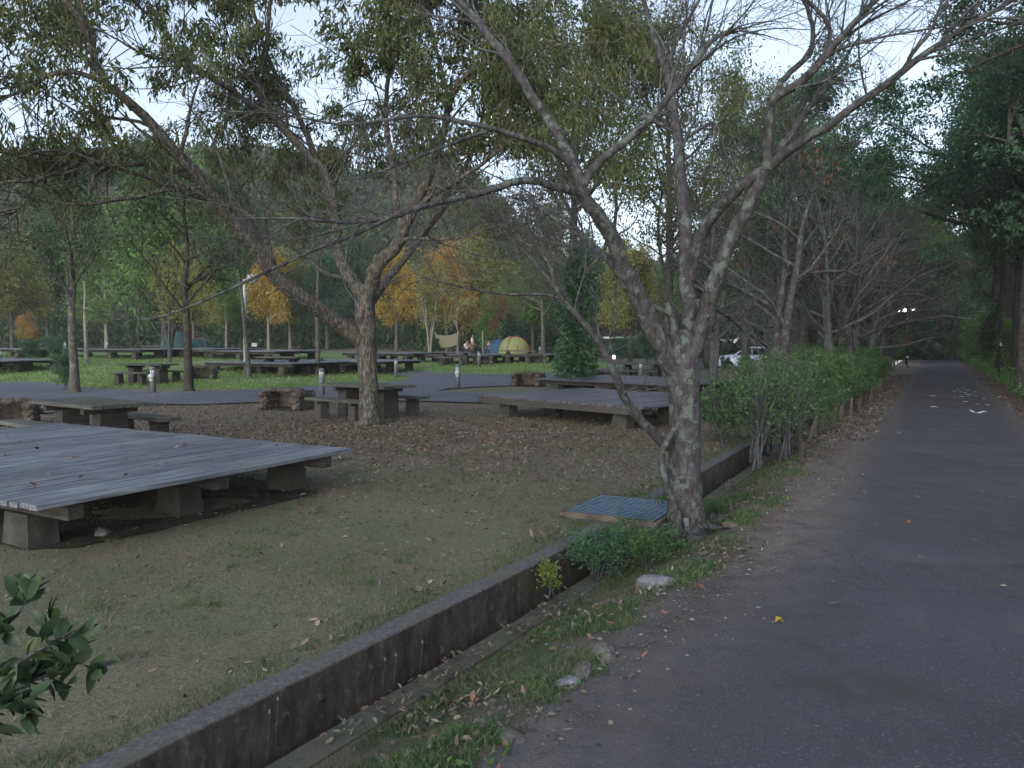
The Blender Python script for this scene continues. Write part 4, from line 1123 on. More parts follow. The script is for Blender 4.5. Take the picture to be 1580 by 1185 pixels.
# ivy around the tall tree
ivy = thing('ivy', 'thick column of ivy climbing the tall trunk at the camp road corner', 'ivy', gp(888, 24.9))
rng = np.random.default_rng(15); n = 9000
zz = rng.uniform(0, 1, n) ** .9 * (3.4 + 1.2 * rng.uniform(0, 1, n) ** 3); a = rng.uniform(0, 6.28, n)
rr = (.2 + .2 * np.abs(np.sin(zz * 1.7 + a)) + .28 * rng.uniform(0, 1, n) ** 2) * (1.25 - .13 * zz) * .85
pos = np.stack([rr * np.cos(a), rr * np.sin(a), zz], 1)
out = np.stack([np.cos(a), np.sin(a), -.6 + 0 * a], 1)
o = add_mesh('foliage', leaves_mesh('ivy_leaves', pos, norm(out + rng.normal(0, .5, out.shape)), rng, .13, .1), M['cool_leaf'], ivy)
w = Wood(); P0 = []; R0 = []
for k in range(9):
    a = k * .7; pts = [(.22 * math.cos(a + q * .3), .22 * math.sin(a + q * .3), q * .55, .03 - .002 * q) for q in range(9)]
    p, r = resample(pts, 12); P0.append(p); R0.append(r)
w.add(np.array(P0), np.array(R0), 5); add_mesh('stems', w.mesh('ivy_stems'), M['branch_bark'], ivy)

# ------------------------------------------------------------------ platforms
ROT = math.atan2(D[1], D[0])
def make_platform(name, label, loc, rz, Lx, Ly, mat, single=True, top=.44, wb=.118, leg=(.46, .34), group='low wooden camping platforms'):
    """planks run along local x; beams run along local y"""
    t = thing(name, label, 'platform', loc, rz, group)
    n = int(round(Ly / wb)); w = Ly / n
    deck = MB()
    for k in range(n):
        y = -Ly / 2 + (k + .5) * w
        dz = random.uniform(-.003, .003)
        mb = MB() if single else deck
        mb.prism((random.uniform(-.012, .012), y, top - .02 + dz), Lx, w - .014, .04, .005)
        if single: mb.build('plank', M[mat], t)
    if not single:
        o = deck.build('decking', M[mat], t); o['kind'] = 'stuff'
    xs = [-Lx / 2 + .32, 0, Lx / 2 - .32]
    for x in xs:
        MB().prism((x, 0, top - .105), .12, Ly - .14, .125, .006, 'x').build('beam', M['beam_wood'], t)
        ys = [-Ly / 2 + .66, Ly / 2 - .66] + ([0] if Ly > 4.6 else [])
        for y in ys:
            MB().box((x, y, (top - .168) / 2 - .03), (.27, .36, top - .168 + .06), None, .82, .008).build('leg', M['concrete_old'], t)
    return t
zt = .44
c0 = G(57, 781, zt); c1 = G(545, 692, zt); ex = (c1 - c0) / np.linalg.norm(c1 - c0); L1 = float(np.linalg.norm(c1 - c0))
ey = np.array([-ex[1], ex[0]])
far_ = G(155, 647, zt); W1 = float((far_ - c0) @ ey)
print('PLATFORM1', L1, W1, math.degrees(math.atan2(ex[1], ex[0])), math.degrees(ROT))
ctr = c0 + ex * L1 / 2 + ey * W1 / 2
p1 = make_platform('camping_platform', 'large weathered grey wooden platform on concrete feet nearest the camera', (ctr[0], ctr[1], 0), math.atan2(ex[1], ex[0]), L1, W1, 'deck_wood')
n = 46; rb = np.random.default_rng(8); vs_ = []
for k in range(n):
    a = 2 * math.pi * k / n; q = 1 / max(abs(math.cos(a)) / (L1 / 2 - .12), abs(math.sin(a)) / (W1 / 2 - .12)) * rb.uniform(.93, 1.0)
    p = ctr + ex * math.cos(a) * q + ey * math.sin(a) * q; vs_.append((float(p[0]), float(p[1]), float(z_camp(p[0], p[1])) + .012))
tag(MB().add(vs_, [tuple(range(n))]).build('under_deck_shade', M['soil_and_shade']), kind='structure')  # dark sheet on the turf, paints the shade beneath the deck
c0 = G(992, 628, zt); cl = G(734, 609, zt); bk = G(836, 597, zt)
ex2 = (bk - cl); L2 = float(np.linalg.norm(ex2)); W2 = float(np.linalg.norm(cl - c0)); print('PLATFORM2', L2, W2, math.degrees(math.atan2(ex2[1], ex2[0])))
rz2 = math.atan2((cl - c0)[1], (cl - c0)[0]) - math.pi / 2
e2x = np.array([math.cos(rz2), math.sin(rz2)]); e2y = np.array([-e2x[1], e2x[0]])
L2 = 3.5
ctr = c0 + e2x * L2 / 2 + e2y * W2 / 2
p2 = make_platform('camping_platform', 'dark brown wooden platform left of the cherry trunk', (ctr[0], ctr[1], 0), rz2, L2, W2, 'deck_wood_dark')
MB().prism((-L2 / 2 + .03, 0, zt - .1), .045, W2 - .1, .12, .004).build('fascia_board', M['beam_wood'], p2)
fp = make_platform('camping_platform', 'grey wooden platform beyond the camp road left of the lamp pole', gp(424, 33.5), ROT, 3.6, 5.2, 'deck_wood', False)
fars = [(985, 23.2, 'dark platform half hidden behind the cherry trunk', 'deck_wood_dark', rz2), (-12, 33, 'pale platform at the left edge beyond the camp road', 'deck_wood', ROT),
        (62, 42, 'far left platform in front of the dark wood edge', 'deck_wood', ROT), (212, 41, 'grey platform behind the picnic table beyond the road', 'deck_wood', ROT),
        (318, 42, 'narrow looking platform right of the mound tree', 'deck_wood', ROT), (405, 40, 'platform standing behind another left of the lamp pole', 'deck_wood', ROT),
        (550, 36.5, 'platform seen on both sides of the oak trunk', 'deck_wood', ROT), (608, 45, 'far platform right of the oak trunk under the yellow tree', 'deck_wood', ROT),
        (716, 44, 'platform beside the campers and the khaki tarp', 'deck_wood_dark', ROT), (806, 46, 'platform carrying the yellow dome tent', 'deck_wood_dark', ROT), (285, 58, 'farthest platform below the dark wood edge', 'deck_wood', ROT)]
PX = {}
for px, Y, lab, mt, rz in fars:
    c = copy_tree(fp); c.location = gp(px, Y); c.rotation_euler[2] = rz; c['label'] = lab; PX[px] = c
    for q in c.children:
        if q.name.startswith('decking') and mt != 'deck_wood':
            q.material_slots[0].link = 'OBJECT'; q.material_slots[0].material = M[mt]

# ------------------------------------------------------------------ picnic tables and benches
def make_table(label, loc, rz):
    t = thing('picnic_table', label, 'table', loc, rz, 'picnic tables')
    for k in range(6):
        MB().prism((random.uniform(-.01, .01), -.375 + .15 * k, .665), 1.95, .142, .055, .006).build('plank', M['table_wood'], t)
    for s in (-1, 1):
        MB().prism((s * .58, 0, .59), .1, .78, .09, .006).build('bracket', M['beam_wood'], t)
        MB().box((s * .58, 0, .25), (.26, .42, .6), None, .94, .006).build('leg', M['beam_wood'], t)
    return t
def make_bench(label, loc, rz):
    t = thing('bench', label, 'bench', loc, rz, 'benches beside the picnic tables')
    for k in range(2):
        MB().prism((random.uniform(-.01, .01), -.085 + .17 * k, .4), 1.75, .16, .055, .006).build('plank', M['table_wood'], t)
    for s in (-1, 1):
        MB().prism((s * .52, 0, .34), .09, .3, .06, .004).build('bracket', M['beam_wood'], t)
        MB().box((s * .52, 0, .14), (.2, .22, .36), None, .95, .005).build('leg', M['beam_wood'], t)
    return t
T0 = None
tabs = [(137, 11.6, -36, 'mossy picnic table just behind the big grey platform', 'at the mossy table behind the big grey platform'),
        (567, 16.1, -38, 'dark picnic table behind the oak trunk', 'at the table behind the oak trunk'),
        (228, 27.5, -20, 'picnic table across the camp road beside a bollard light', 'at the table across the road left of the mound tree'),
        (434, 33, -15, 'picnic table in front of a platform left of the straight trunk', 'at the table in front of the grey platform'),
        (701, 41, -8, 'picnic table at the edge of the campers platform', 'at the table beside the campers platform'),
        (800, 43, -5, 'picnic table under the near edge of the yellow tent platform', 'at the table by the yellow tent platform'),
        (990, 31, -25, 'dark picnic table seen just left of the cherry trunk', 'at the table seen left of the cherry trunk')]
for k, (px, Y, rz, lab, at_lab) in enumerate(tabs):
    loc = gp(px, Y); r = math.radians(rz)
    if T0 is None:
        T0 = make_table(lab, loc, r); tb = T0
        B0 = make_bench('near bench ' + at_lab, loc, r)
        B1 = copy_tree(B0); bs = (B0, B1)
    else:
        tb = copy_tree(T0); tb['label'] = lab; tb.location = loc; tb.rotation_euler[2] = r; bs = (copy_tree(B0), copy_tree(B0))
    for s, b_ in zip((-1, 1), bs):
        q = s * .78
        b_.location = (loc[0] - q * math.sin(r), loc[1] + q * math.cos(r), float(H(loc[0], loc[1])))
        b_.rotation_euler[2] = r
        b_['label'] = ('near bench ' if s < 0 else 'far bench ') + at_lab

# ------------------------------------------------------------------ stone hearths
def stone_mesh(seed, n=2):
    bm = bmesh.new(); bmesh.ops.create_icosphere(bm, subdivisions=n, radius=.5)
    r = random.Random(seed)
    off = [Vector((r.uniform(-5, 5), r.uniform(-5, 5), r.uniform(-5, 5))) for _ in range(2)]
    from mathutils import noise as mn
    for v in bm.verts:
        c = v.co.copy(); m = max(abs(c.x), abs(c.y), abs(c.z))
        v.co = c * .45 + Vector((c.x, c.y, c.z)) * (.5 / m) * .55
        v.co += v.co.normalized() * .12 * mn.noise(c * 2.2 + off[0])
    me = bpy.data.meshes.new('stone'); bm.to_mesh(me); bm.free(); return me
STM = [stone_mesh(k) for k in range(5)]; STL = [stone_mesh(10 + k, 1) for k in range(4)]
for me in STM + STL: me.materials.append(M['dark_stone'])
def stone(name, me, loc, sc_, parent=None, rz=None, mat=None):
    o = bpy.data.objects.new(name, me); link(o, parent); o.location = loc; o.scale = sc_
    o.rotation_euler = (random.uniform(-.15, .15), random.uniform(-.15, .15), random.uniform(0, 6.28) if rz is None else rz)
    if mat:
        o.material_slots[0].link = 'OBJECT'; o.material_slots[0].material = M[mat]
    return o
def make_hearth(label, loc, rz, group='stone hearths'):
    t = thing('stone_hearth', label, 'hearth', loc, rz, group)
    for row in range(3):
        z = .08 + row * .145
        for side in range(3):
            n = 5 if side < 2 else 4
            for k in range(n):
                q = (k + .5 + .25 * (row % 2)) / n - .5
                if side == 0: p = (q * 1.05, .33, z); r = 0
                elif side == 1: p = (-.42, q * .75, z); r = math.pi / 2
                else: p = (.42, q * .75, z); r = math.pi / 2
                stone('stone', random.choice(STL), p, (random.uniform(.21, .27), random.uniform(.2, .25), random.uniform(.15, .18)), t, r + random.uniform(-.1, .1), random.choice(['stone', 'dark_stone', 'dark_stone']))
    for q in (-.2, 0, .2, .42):
        stone('stone', random.choice(STL), (q - .12, -.02 + random.uniform(-.04, .04), .46), (.26, .3, .12), t, None, 'dark_stone')
    MB().box((0, .33, .21), (1.0, .16, .46)).box((-.42, -.03, .209), (.16, .56, .458)).box((.42, -.03, .208), (.16, .56, .456)).build('rubble_core', M['dark_stone'], t)
    MB().box((0, .05, .03), (.6, .5, .04)).build('ash_bed', M['soot'], t)
    return t
hearths = [(441, 17.9, -.25, 'stone hearth with a dark fire opening left of the oak'), (5, 14.6, .4, 'stone hearth at the left edge beside the mossy picnic table'), (815, 27, -.3, 'stone hearth on the grass strip behind the dark platform'),
           (310, 29.5, .2, 'stone hearth on the lawn right of the mound tree'), (512, 34, .3, 'reddish stone hearth right of the straight trunk'), (745, 41.5, .1, 'stone hearth beside a bollard light on the right lawn'), (828, 42.5, 0, 'stone hearth below the yellow tent platform'), (935, 28.5, -.2, 'dark stone hearth right of the ivy column'), (45, 40, 0, 'stone hearth between the two left platforms')]
H0 = None
for px, Y, r, lab in hearths:
    if H0 is None: H0 = make_hearth(lab, gp(px, Y), r); h = H0
    else: h = copy_tree(H0)
    h.location = gp(px, Y); h.rotation_euler[2] = r; h['label'] = lab

# ------------------------------------------------------------------ bollard lights
def make_bollard(label, loc, lit=False):
    t = thing('bollard_light', label, 'bollard light', loc, 0, 'bollard lights along the camp road')
    MB().lathe([(.085, -.1), (.085, .55), (.08, .56)], n=14).build('post', M['bollard_grey'], t, True)
    MB().lathe([(.068, .56), (.068, .72)], n=14).build('lamp_glass', M['lamp_warm' if lit else 'lamp_white'], t, True)
    for a in range(4):
        MB().cyl((.074 * math.cos(a * 1.57), .074 * math.sin(a * 1.57), .56), (.074 * math.cos(a * 1.57), .074 * math.sin(a * 1.57), .72), .007, n=5).build('guard_rod', M['bollard_grey'], t)
    MB().lathe([(.088, .72), (.088, .77), (.05, .8)], n=14).build('cap', M['bollard_grey'], t, True)
    return t
bl = [(235, 23.3, 'grey bollard light in front of the picnic table across the road', 0), (496, 22.2, 'grey bollard light behind the stone hearth left of the oak', 0), (611, 33, 'bollard light at the road junction right of the oak', 0), (706, 26, 'bollard light with round fittings on the tip of the grass strip', 0),
      (739, 39.5, 'bollard light on the right lawn near a hearth', 0), (947, 38, 'lit bollard light glowing orange beside the far shrubs', 1), (989, 29.5, 'bollard light behind the dark picnic table', 0), (166, 50, 'far bollard light left of the lawn behind a platform', 0), (101, 42, 'bollard light in front of the far left platform', 0), (0, 34, 'bollard light cut by the left edge', 0), (833, 56, 'bollard light right of the yellow tent', 0)]
B_ = None
for px, Y, lab, lit in bl:
    if B_ is None: b_ = B_ = make_bollard(lab, gp(px, Y))
    elif lit: b_ = make_bollard(lab, gp(px, Y), True)
    else: b_ = copy_tree(B_)
    b_.location = gp(px, Y); b_['label'] = lab
# round meters fixed on two of them
for px, Y in ((235, 23.3), (706, 26)):
    x, y, z = gp(px, Y)
    o = thing('power_box', 'white round power outlet on the bollard %s' % ('beyond the road on the left' if px < 500 else 'at the tip of the grass strip'), 'outlet', (x, y - .09, z + .52))
    MB().lathe([(.0, -.09), (.07, -.06), (.09, 0), (.07, .06), (.0, .09)], n=12).build('housing', M['lamp_white'], o, True)
    MB().box((0, 0, -.1), (.1, .08, .06)).build('mount', M['sign_white'], o)

# lamp pole on the lawn (unlit) and lit street lamps at the wood
def pole_lamp(label, x, y, z, h, lit, mat='galvanised', arm=.7, az=0, heads=1):
    t = thing('street_lamp', label, 'street lamp', (x, y, z), az)
    MB().cyl((0, 0, -.2), (0, 0, h), .085, .05, 10).build('pole', M[mat], t, True)
    for k in range(heads):
        s = 1 if k == 0 else -1
        MB().cyl((0, 0, h - .05), (s * arm, 0, h + .12), .03, .025, 7).build('arm', M[mat], t)
        hd = MB().box((s * arm, 0, h + .15), (.42, .2, .1)).build('lamp_head', M['sign_white'], t)
        q_ = 1.25 if s < 0 or heads == 1 else .6
        mb = MB(); mb.lathe([(.0, -.2 * q_), (.13 * q_, -.16 * q_), (.2 * q_, -.03), (.2 * q_, 0)], (s * arm, 0, h + .09), 12)
        mb.build('bulb_glass', M['lamp_glow' if lit else 'lamp_white'], t, True)
    return t
x, y, z = gp(379, 33); pole_lamp('slim pale lamp pole beside the leaning tree on the lawn', x, y, z, 3.9, False, 'lamp_white', .35, .3)
x, y = at(1400, 500, 52)[:2]; pole_lamp('street lamp with two lit white heads by the dark wood', x, y, 0, 3.55, True, 'black_metal', .36, 0, 2)
# notice on the leaning tree
x, y, z = gp(393, 29.6); n_ = thing('notice_board', 'small white notice fixed to the leaning trunk', 'notice', (x, y - .02, z + 1.32))
MB().box((0, 0, 0), (.2, .015, .13)).build('panel', M['sign_white'], n_)
MB().box((0, .03, 0), (.05, .05, .1)).build('hanger', M['beam_wood'], n_)
# black marker post on the right bank
x, y = at(1541, 580, 30)[:2]; u, v = xy2uv(x, y)
mp = thing('marker_post', 'thin black post on the right verge in front of the dark woods', 'post', (x, y, float(z_bank(u, x, y))))
MB().cyl((0, 0, -.2), (0, 0, 2.1), .04, .035, 8).build('pole', M['black_metal'], mp)
MB().lathe([(0, 0), (.07, .02), (.08, .16), (.05, .22), (0, .24)], (0, 0, 2.1), 10).build('cap', M['black_metal'], mp)
MB().box((0, -.05, 1.45), (.07, .02, .12)).build('reflector', M['lamp_white'], mp)
# short utility post by the far end
x, y = at(1400, 560, 46)[:2]
o = thing('marker_post', 'small white topped marker post left of the path end', 'post', (x, y, 0))
MB().cyl((0, 0, -.1), (0, 0, .55), .05, .045, 8).build('pole', M['post_wood'], o); MB().box((0, 0, .61), (.12, .12, .12)).build('cap', M['lamp_white'], o)

# ------------------------------------------------------------------ tents, tarp, campers, car
def dome_tent(label, loc, rx, ry, h, m1, m2, rz=0):
    t = thing('dome_tent', label, 'tent', loc, rz)
    n = 20; k_ = 9
    mb = MB(); vs_ = []; fs = []
    for j in range(k_ + 1):
        f = j / k_; zz = h * math.sin(f * math.pi / 2) ** .95; s = math.cos(f * math.pi / 2) ** .8
        for i_ in range(n):
            a = 2 * math.pi * i_ / n
            q = 1 / (abs(math.cos(a)) ** 2.6 + abs(math.sin(a)) ** 2.6) ** (1 / 2.6)
            q *= 1 - .05 * abs(math.sin(2 * a)) * 0
            vs_.append((rx * s * q * math.cos(a), ry * s * q * math.sin(a), zz))
    for j in range(k_):
        for i_ in range(n): fs.append((j * n + i_, j * n + (i_ + 1) % n, (j + 1) * n + (i_ + 1) % n, (j + 1) * n + i_))
    mb.add(vs_, fs); mb.build('canopy', M[m1], t, True)
    # pole sleeves crossing over the top, and skirt band
    for sg in (-1, 1):
        pts = []
        for f in np.linspace(-1, 1, 25):
            s = math.cos((1 - abs(f)) * math.pi / 2) ** .8; q = .5 ** (1 / 2.6) / .7071 * 1.0
            q2 = 1 / (2 * .7071 ** 2.6) ** (1 / 2.6)
            pts.append((rx * s * q2 * .7071 * (1 if f > 0 else -1) * 1.01, sg * ry * s * q2 * .7071 * (1 if f > 0 else -1) * 1.01, h * math.sin((1 - abs(f)) * math.pi / 2) ** .95 * 1.01 + .01, .025))
        p, r = resample(pts, 25); w = Wood(); w.add(p[None], r[None], 5)
        add_mesh('pole_sleeve', w.mesh('sleeve'), M[m2], t)
    mb = MB()
    mb.box((-.1, -ry * .985, h * .24), (.04, .03, h * .45)); mb.box((.38, -ry * .96, h * .24), (.04, .03, h * .45))
    mb.build('door_zip', M[m2], t)
    return t
xt = gp(793, 46.5); dome_tent('yellow dome tent with orange seams on a platform', (xt[0], xt[1], xt[2] + .44), .9, .9, 1.0, 'tent_yellow', 'tent_orange', .35)
x, y, z = gp(768, 58); dome_tent('blue and dark dome tent behind the small maple', (x, y, z), 1.1, 1.0, 1.3, 'tent_blue', 'tent_navy', .2)
x, y, z = gp(271, 44); dome_tent('teal tent behind the reddish stemmed shrub', (x, y, z), .8, .9, 1.35, 'tent_teal', 'tent_navy', .4)
x, y, z = gp(309, 46); dome_tent('small teal tent right of the mound tree trunk', (x, y, z), .7, .8, 1.0, 'tent_teal', 'tent_orange', .1)
x, y, z = gp(690, 58)
tp = thing('tarp', 'khaki tarp slung between poles beside the campers', 'tarp', (x, y, z))
mb = MB(); n = 10; vs_ = []; fs = []
for a_ in range(n + 1):
    for b_ in range(n + 1):
        p, q = a_ / n, b_ / n
        vs_.append(((p - .5) * 1.75, (q - .5) * 2.6 * (1 - .2 * math.sin(p * math.pi)), 1.72 + .12 * p - .95 * (abs(q - .55) * 1.8) ** 1.3 - .16 * math.sin(p * math.pi)))
for a_ in range(n):
    for b_ in range(n): i_ = a_ * (n + 1) + b_; fs.append((i_, i_ + 1, i_ + n + 2, i_ + n + 1))
mb.add(vs_, fs); mb.build('sheet', M['tarp_khaki'], tp, True)
for s in (-1, 1):
    MB().cyl((s * .87, .1, 0), (s * .87, .1, 1.85), .02, n=6).build('pole', M['sign_white'], tp)
    MB().cyl((s * .87, .1, 1.85), (s * 2.0, -.3, .02), .006, n=4).build('guy_line', M['sign_white'], tp)
# campers (small in the picture)
def person(label, loc, rz, seated=False, shirt='shirt_white', trousers='cloth_tan'):
    t = thing('person', label, 'person', loc, rz)
    def skin(name, joints, edges, mat, lv=1):
        me = bpy.data.meshes.new(name); me.from_pydata([j[:3] for j in joints], edges, [])
        o = add_mesh(name, me, M[mat], t)
        sk = o.modifiers.new('skin', 'SKIN'); sk.use_smooth_shade = True
        for i_, j in enumerate(joints): me.skin_vertices[0].data[i_].radius = (j[3], j[3] * .8 if len(j) < 5 else j[4]); me.skin_vertices[0].data[i_].use_root = i_ == 0
        o.modifiers.new('sub', 'SUBSURF').levels = lv; o.modifiers['sub'].render_levels = lv
        return o
    if not seated:
        J = [(0, 0, .92, .14, .1), (0, 0, 1.15, .12, .09), (0, 0, 1.38, .16, .09), (0, 0, 1.47, .055), (0, -.01, 1.56, .07), (0, -.01, 1.68, .06),
             (.19, 0, 1.38, .055), (.25, -.03, 1.12, .042), (.22, -.16, .92, .03), (.21, -.22, .86, .025),
             (-.19, 0, 1.38, .055), (-.26, .02, 1.12, .042), (-.2, -.14, .95, .03), (-.18, -.2, .9, .025),
             (.09, 0, .84, .09), (.1, -.02, .5, .06), (.1, .02, .1, .042), (.1, -.12, .035, .035), (-.09, 0, .84, .09), (-.11, .02, .5, .06), (-.11, .05, .1, .042), (-.11, -.08, .035, .035)]
    else:
        J = [(0, 0, .5, .14, .11), (0, -.02, .74, .12, .09), (0, -.06, .96, .16, .09), (0, -.08, 1.05, .055), (0, -.12, 1.14, .07), (0, -.13, 1.26, .06),
             (.19, -.06, .95, .055), (.25, -.14, .72, .042), (.16, -.34, .66, .03), (.12, -.4, .66, .025),
             (-.19, -.06, .95, .055), (-.25, -.12, .72, .042), (-.16, -.32, .64, .03), (-.12, -.38, .64, .025),
             (.09, -.05, .48, .09), (.12, -.44, .48, .065), (.12, -.46, .1, .045), (.12, -.58, .035, .035), (-.09, -.05, .48, .09), (-.12, -.44, .48, .065), (-.12, -.46, .1, .045), (-.12, -.58, .035, .035)]
    E = [(0, 1), (1, 2), (2, 3), (3, 4), (4, 5), (2, 6), (6, 7), (7, 8), (8, 9), (2, 10), (10, 11), (11, 12), (12, 13), (0, 14), (14, 15), (15, 16), (16, 17), (0, 18), (18, 19), (19, 20), (20, 21)]
    skin('body', J, E, 'skin')
    f = 1.13
    sj = [(j[0], j[1], j[2], j[3] * f + .008, (j[4] if len(j) > 4 else j[3] * .8) * f + .008) for j in (J[0], J[1], J[2], J[6], J[7], J[10], J[11])]
    skin('shirt', sj, [(0, 1), (1, 2), (2, 3), (3, 4), (2, 5), (5, 6)], shirt)
    tj = [(j[0], j[1], j[2], j[3] * f + .01, (j[4] if len(j) > 4 else j[3] * .85) * f + .01) for j in (J[0], J[14], J[15], J[16], J[18], J[19], J[20])]
    skin('trousers', tj, [(0, 1), (1, 2), (2, 3), (0, 4), (4, 5), (5, 6)], trousers)
    hd = J[5]
    bm = bmesh.new(); bmesh.ops.create_uvsphere(bm, u_segments=12, v_segments=8, radius=.098)
    for v in bm.verts:
        v.co.y = v.co.y * 1.1 + .015
        if v.co.y < -.04 and v.co.z < .04: v.co.y = -.04
    me = bpy.data.meshes.new('hair'); bm.to_mesh(me); bm.free()
    o = add_mesh('hair', me, M['hair'], t); o.location = (hd[0], hd[1] + .01, hd[2] + .0)
    return t
x, y, z = gp(729, 57); person('standing camper in a white shirt and tan trousers', (x, y, z), 1.4)
x, y, z = gp(720, 57); person('camper in a white top sitting beside the standing camper', (x, y, z), .6, True, 'shirt_white', 'cloth_dark')
x, y, z = gp(755, 57.5); person('camper in dark clothes sitting in front of the blue tent', (x, y, z), -.5, True, 'cloth_dark', 'cloth_dark')
for px, lab in ((720, 'folding camp chair under the camper in the white top'), (755, 'folding camp chair in front of the blue tent')):
    x, y, z = gp(px, 57 if px == 720 else 57.5)
    c = thing('camp_chair', lab, 'camp chair', (x, y + .02, z), .6 if px == 720 else -.5)
    MB().box((0, -.02, .36), (.46, .42, .02)).build('seat', M['cloth_dark'], c); MB().box((0, .24, .62), (.46, .03, .5)).build('backrest', M['cloth_dark'], c)
    for sx in (-1, 1):
        for sy in (-1, 1): MB().cyl((sx * .2, sy * .18, 0), (sx * .22, -sy * .02 + .0, .36), .012, n=5).build('leg', M['sign_white'], c)
ct = thing('camp_table', 'small dark folding table beside the campers', 'table', gp(706, 57.6))
MB().box((0, 0, .62), (1.1, .5, .03)).build('table_top', M['cloth_dark'], ct)
for sx in (-1, 1):
    for sy in (-1, 1): MB().cyl((sx * .5, sy * .2, 0), (sx * .5, sy * .2, .61), .014, n=5).build('leg', M['sign_white'], ct)
tq = thing('tent_pole', 'pale upright pole standing left of the blue tent', 'pole', gp(745, 57))
MB().cyl((0, 0, 0), (0, 0, 1.95), .025, n=7).build('shaft', M['sign_white'], tq); MB().cyl((0, 0, 1.9), (-.9, .3, .02), .006, n=4).build('guy_line', M['sign_white'], tq)

# parked car: side outline swept to a rounded body
x, y, z = gp(1156, 49); z = -.3
cr_ = thing('parked_car', 'pale silver blue car parked behind the hedge with its nose to the left', 'car', (x, y, z), math.radians(172))
prof = [(2.1, .3), (2.14, .55), (2.05, .78), (1.75, .9), (1.1, 1.0), (.35, 1.42), (-.25, 1.5), (-1.1, 1.47), (-1.75, 1.15), (-2.05, 1.0), (-2.12, .6), (-2.08, .3)]
ws = [.0, .62, .8, .85]
def ring(y_, s):
    return [(px_ * (1 - .0 * s), y_, max(.3, pz - s * max(0, pz - .6) * .13 - .02 * s)) for px_, pz in prof]
mb = MB(); vs_ = []; st = [(-.84, 1.0), (-.78, .45), (-.6, .15), (0, 0), (.6, .15), (.78, .45), (.84, 1.0)]
for yy, s in st: vs_ += [(px_ * (1 - .03 * s), yy * (1 - .16 * max(0, (pz - .95) / .55)), pz - .03 * s) for px_, pz in prof]
n = len(prof); fs = []
for j in range(len(st) - 1):
    for i_ in range(n): fs.append((j * n + i_, j * n + (i_ + 1) % n, (j + 1) * n + (i_ + 1) % n, (j + 1) * n + i_))
fs += [tuple(range(n - 1, -1, -1)), tuple(range((len(st) - 1) * n, len(st) * n))]
mb.add(vs_, fs); mb.build('body', M['car_paint'], cr_, True)
for s in (-1, 1):
    yy = s * .80
    for nm, q in (('side_window', [(.98, 1.0), (.32, 1.37), (.0, 1.41), (.0, 1.0)]), ('side_window', [(-.06, 1.0), (-.06, 1.41), (-.85, 1.4), (-.95, 1.02)]), ('side_window', [(-1.0, 1.03), (-.9, 1.39), (-1.1, 1.37), (-1.6, 1.1)])):
        vs_ = [(a_, s * (.845 - .135 * max(0, (b_ - .95) / .55)) + s * .006, b_) for a_, b_ in q]; vs_ += [(a_, b_ - s * .02, c_) for a_, b_, c_ in vs_]
        MB().add(vs_, [(0, 1, 2, 3), (7, 6, 5, 4), (0, 4, 5, 1), (1, 5, 6, 2), (2, 6, 7, 3), (3, 7, 4, 0)]).build(nm, M['car_glass'], cr_)
    MB().box((.95, s * .93, 1.0), (.12, .16, .12), None, .8).build('wing_mirror', M['car_paint'], cr_)
    for wx in (1.35, -1.3):
        wl = MB().cyl((wx, s * .68, .31), (wx, s * .87, .31), .31, .31, 18).build('wheel', M['tyre'], cr_)
        MB().cyl((wx, s * .86, .31), (wx, s * .885, .31), .19, .17, 12).build('rim', M['galvanised'], wl)
    MB().box((2.03, s * .6, .72), (.16, .34, .14), None, .7).build('headlight', M['lamp_white'], cr_)
    MB().box((-2.06, s * .64, .85), (.08, .26, .16), None, .8).build('tail_light', M['red_tail'], cr_)
vs_ = [(1.08, -.68, 1.02), (1.08, .68, 1.02), (.38, .56, 1.42), (.38, -.56, 1.42)]
vs_ = [(a_ + .02, b_, c_ + .015) for a_, b_, c_ in vs_] + [(a_, b_, c_ - .01) for a_, b_, c_ in vs_]
MB().add(vs_, [(0, 1, 2, 3), (7, 6, 5, 4), (0, 4, 5, 1), (1, 5, 6, 2), (2, 6, 7, 3), (3, 7, 4, 0)]).build('windscreen', M['car_glass'], cr_)

# ------------------------------------------------------------------ loose stones and edging
def rock(label, px, py, sc_, mat, zoff=0.0, z=None):
    g = G(px, py, -.03); u, v = xy2uv(*g)
    zz = float(z_verge(u, v)) if 0 < u < 1.3 else 0.0
    o = bpy.data.objects.new('rock', STM[int(px) % 5].copy() if False else STM[int(px) % 5]); link(o)
    o.location = (g[0], g[1], zz + zoff - sc_[2] * .22); o.scale = sc_; o.rotation_euler = (.2, .1, px * .37)
    o.material_slots[0].link = 'OBJECT'; o.material_slots[0].material = M[mat]
    return tag(o, label, 'rock')
rock('broken pale concrete chunk lying before the big platform', 158, 832, (.15, .12, .12), 'stone', .03)
rock('largest pale rock on the verge near the drain grate', 1012, 892, (.17, .3, .13), 'pale_stone', .03)
rock('rounded pale stone at the foot of the cherry trunk', 1027, 828, (.12, .11, .1), 'stone', .03)
rock('grey bluish stone right of the cherry trunk', 1108, 771, (.14, .16, .1), 'pale_stone', .02)
rock('flat grey stone right of the cherry trunk', 1115, 790, (.18, .14, .05), 'stone', .02)
rock('dark stone beside the cherry root', 1128, 812, (.16, .1, .08), 'dark_stone', .02)
rock('grey rock edging the path halfway along the verge', 930, 1018, (.2, .12, .09), 'stone', .02)
rock('flat broken stone edging the path below the grey rock', 895, 1050, (.26, .1, .06), 'stone', .01)
rock('grey stone at the path edge with a lichen spot', 876, 1062, (.12, .1, .07), 'pale_stone', .01)
rock('long grey edging stone near the bottom of the path edge', 800, 1155, (.11, .24, .06), 'stone', .0)
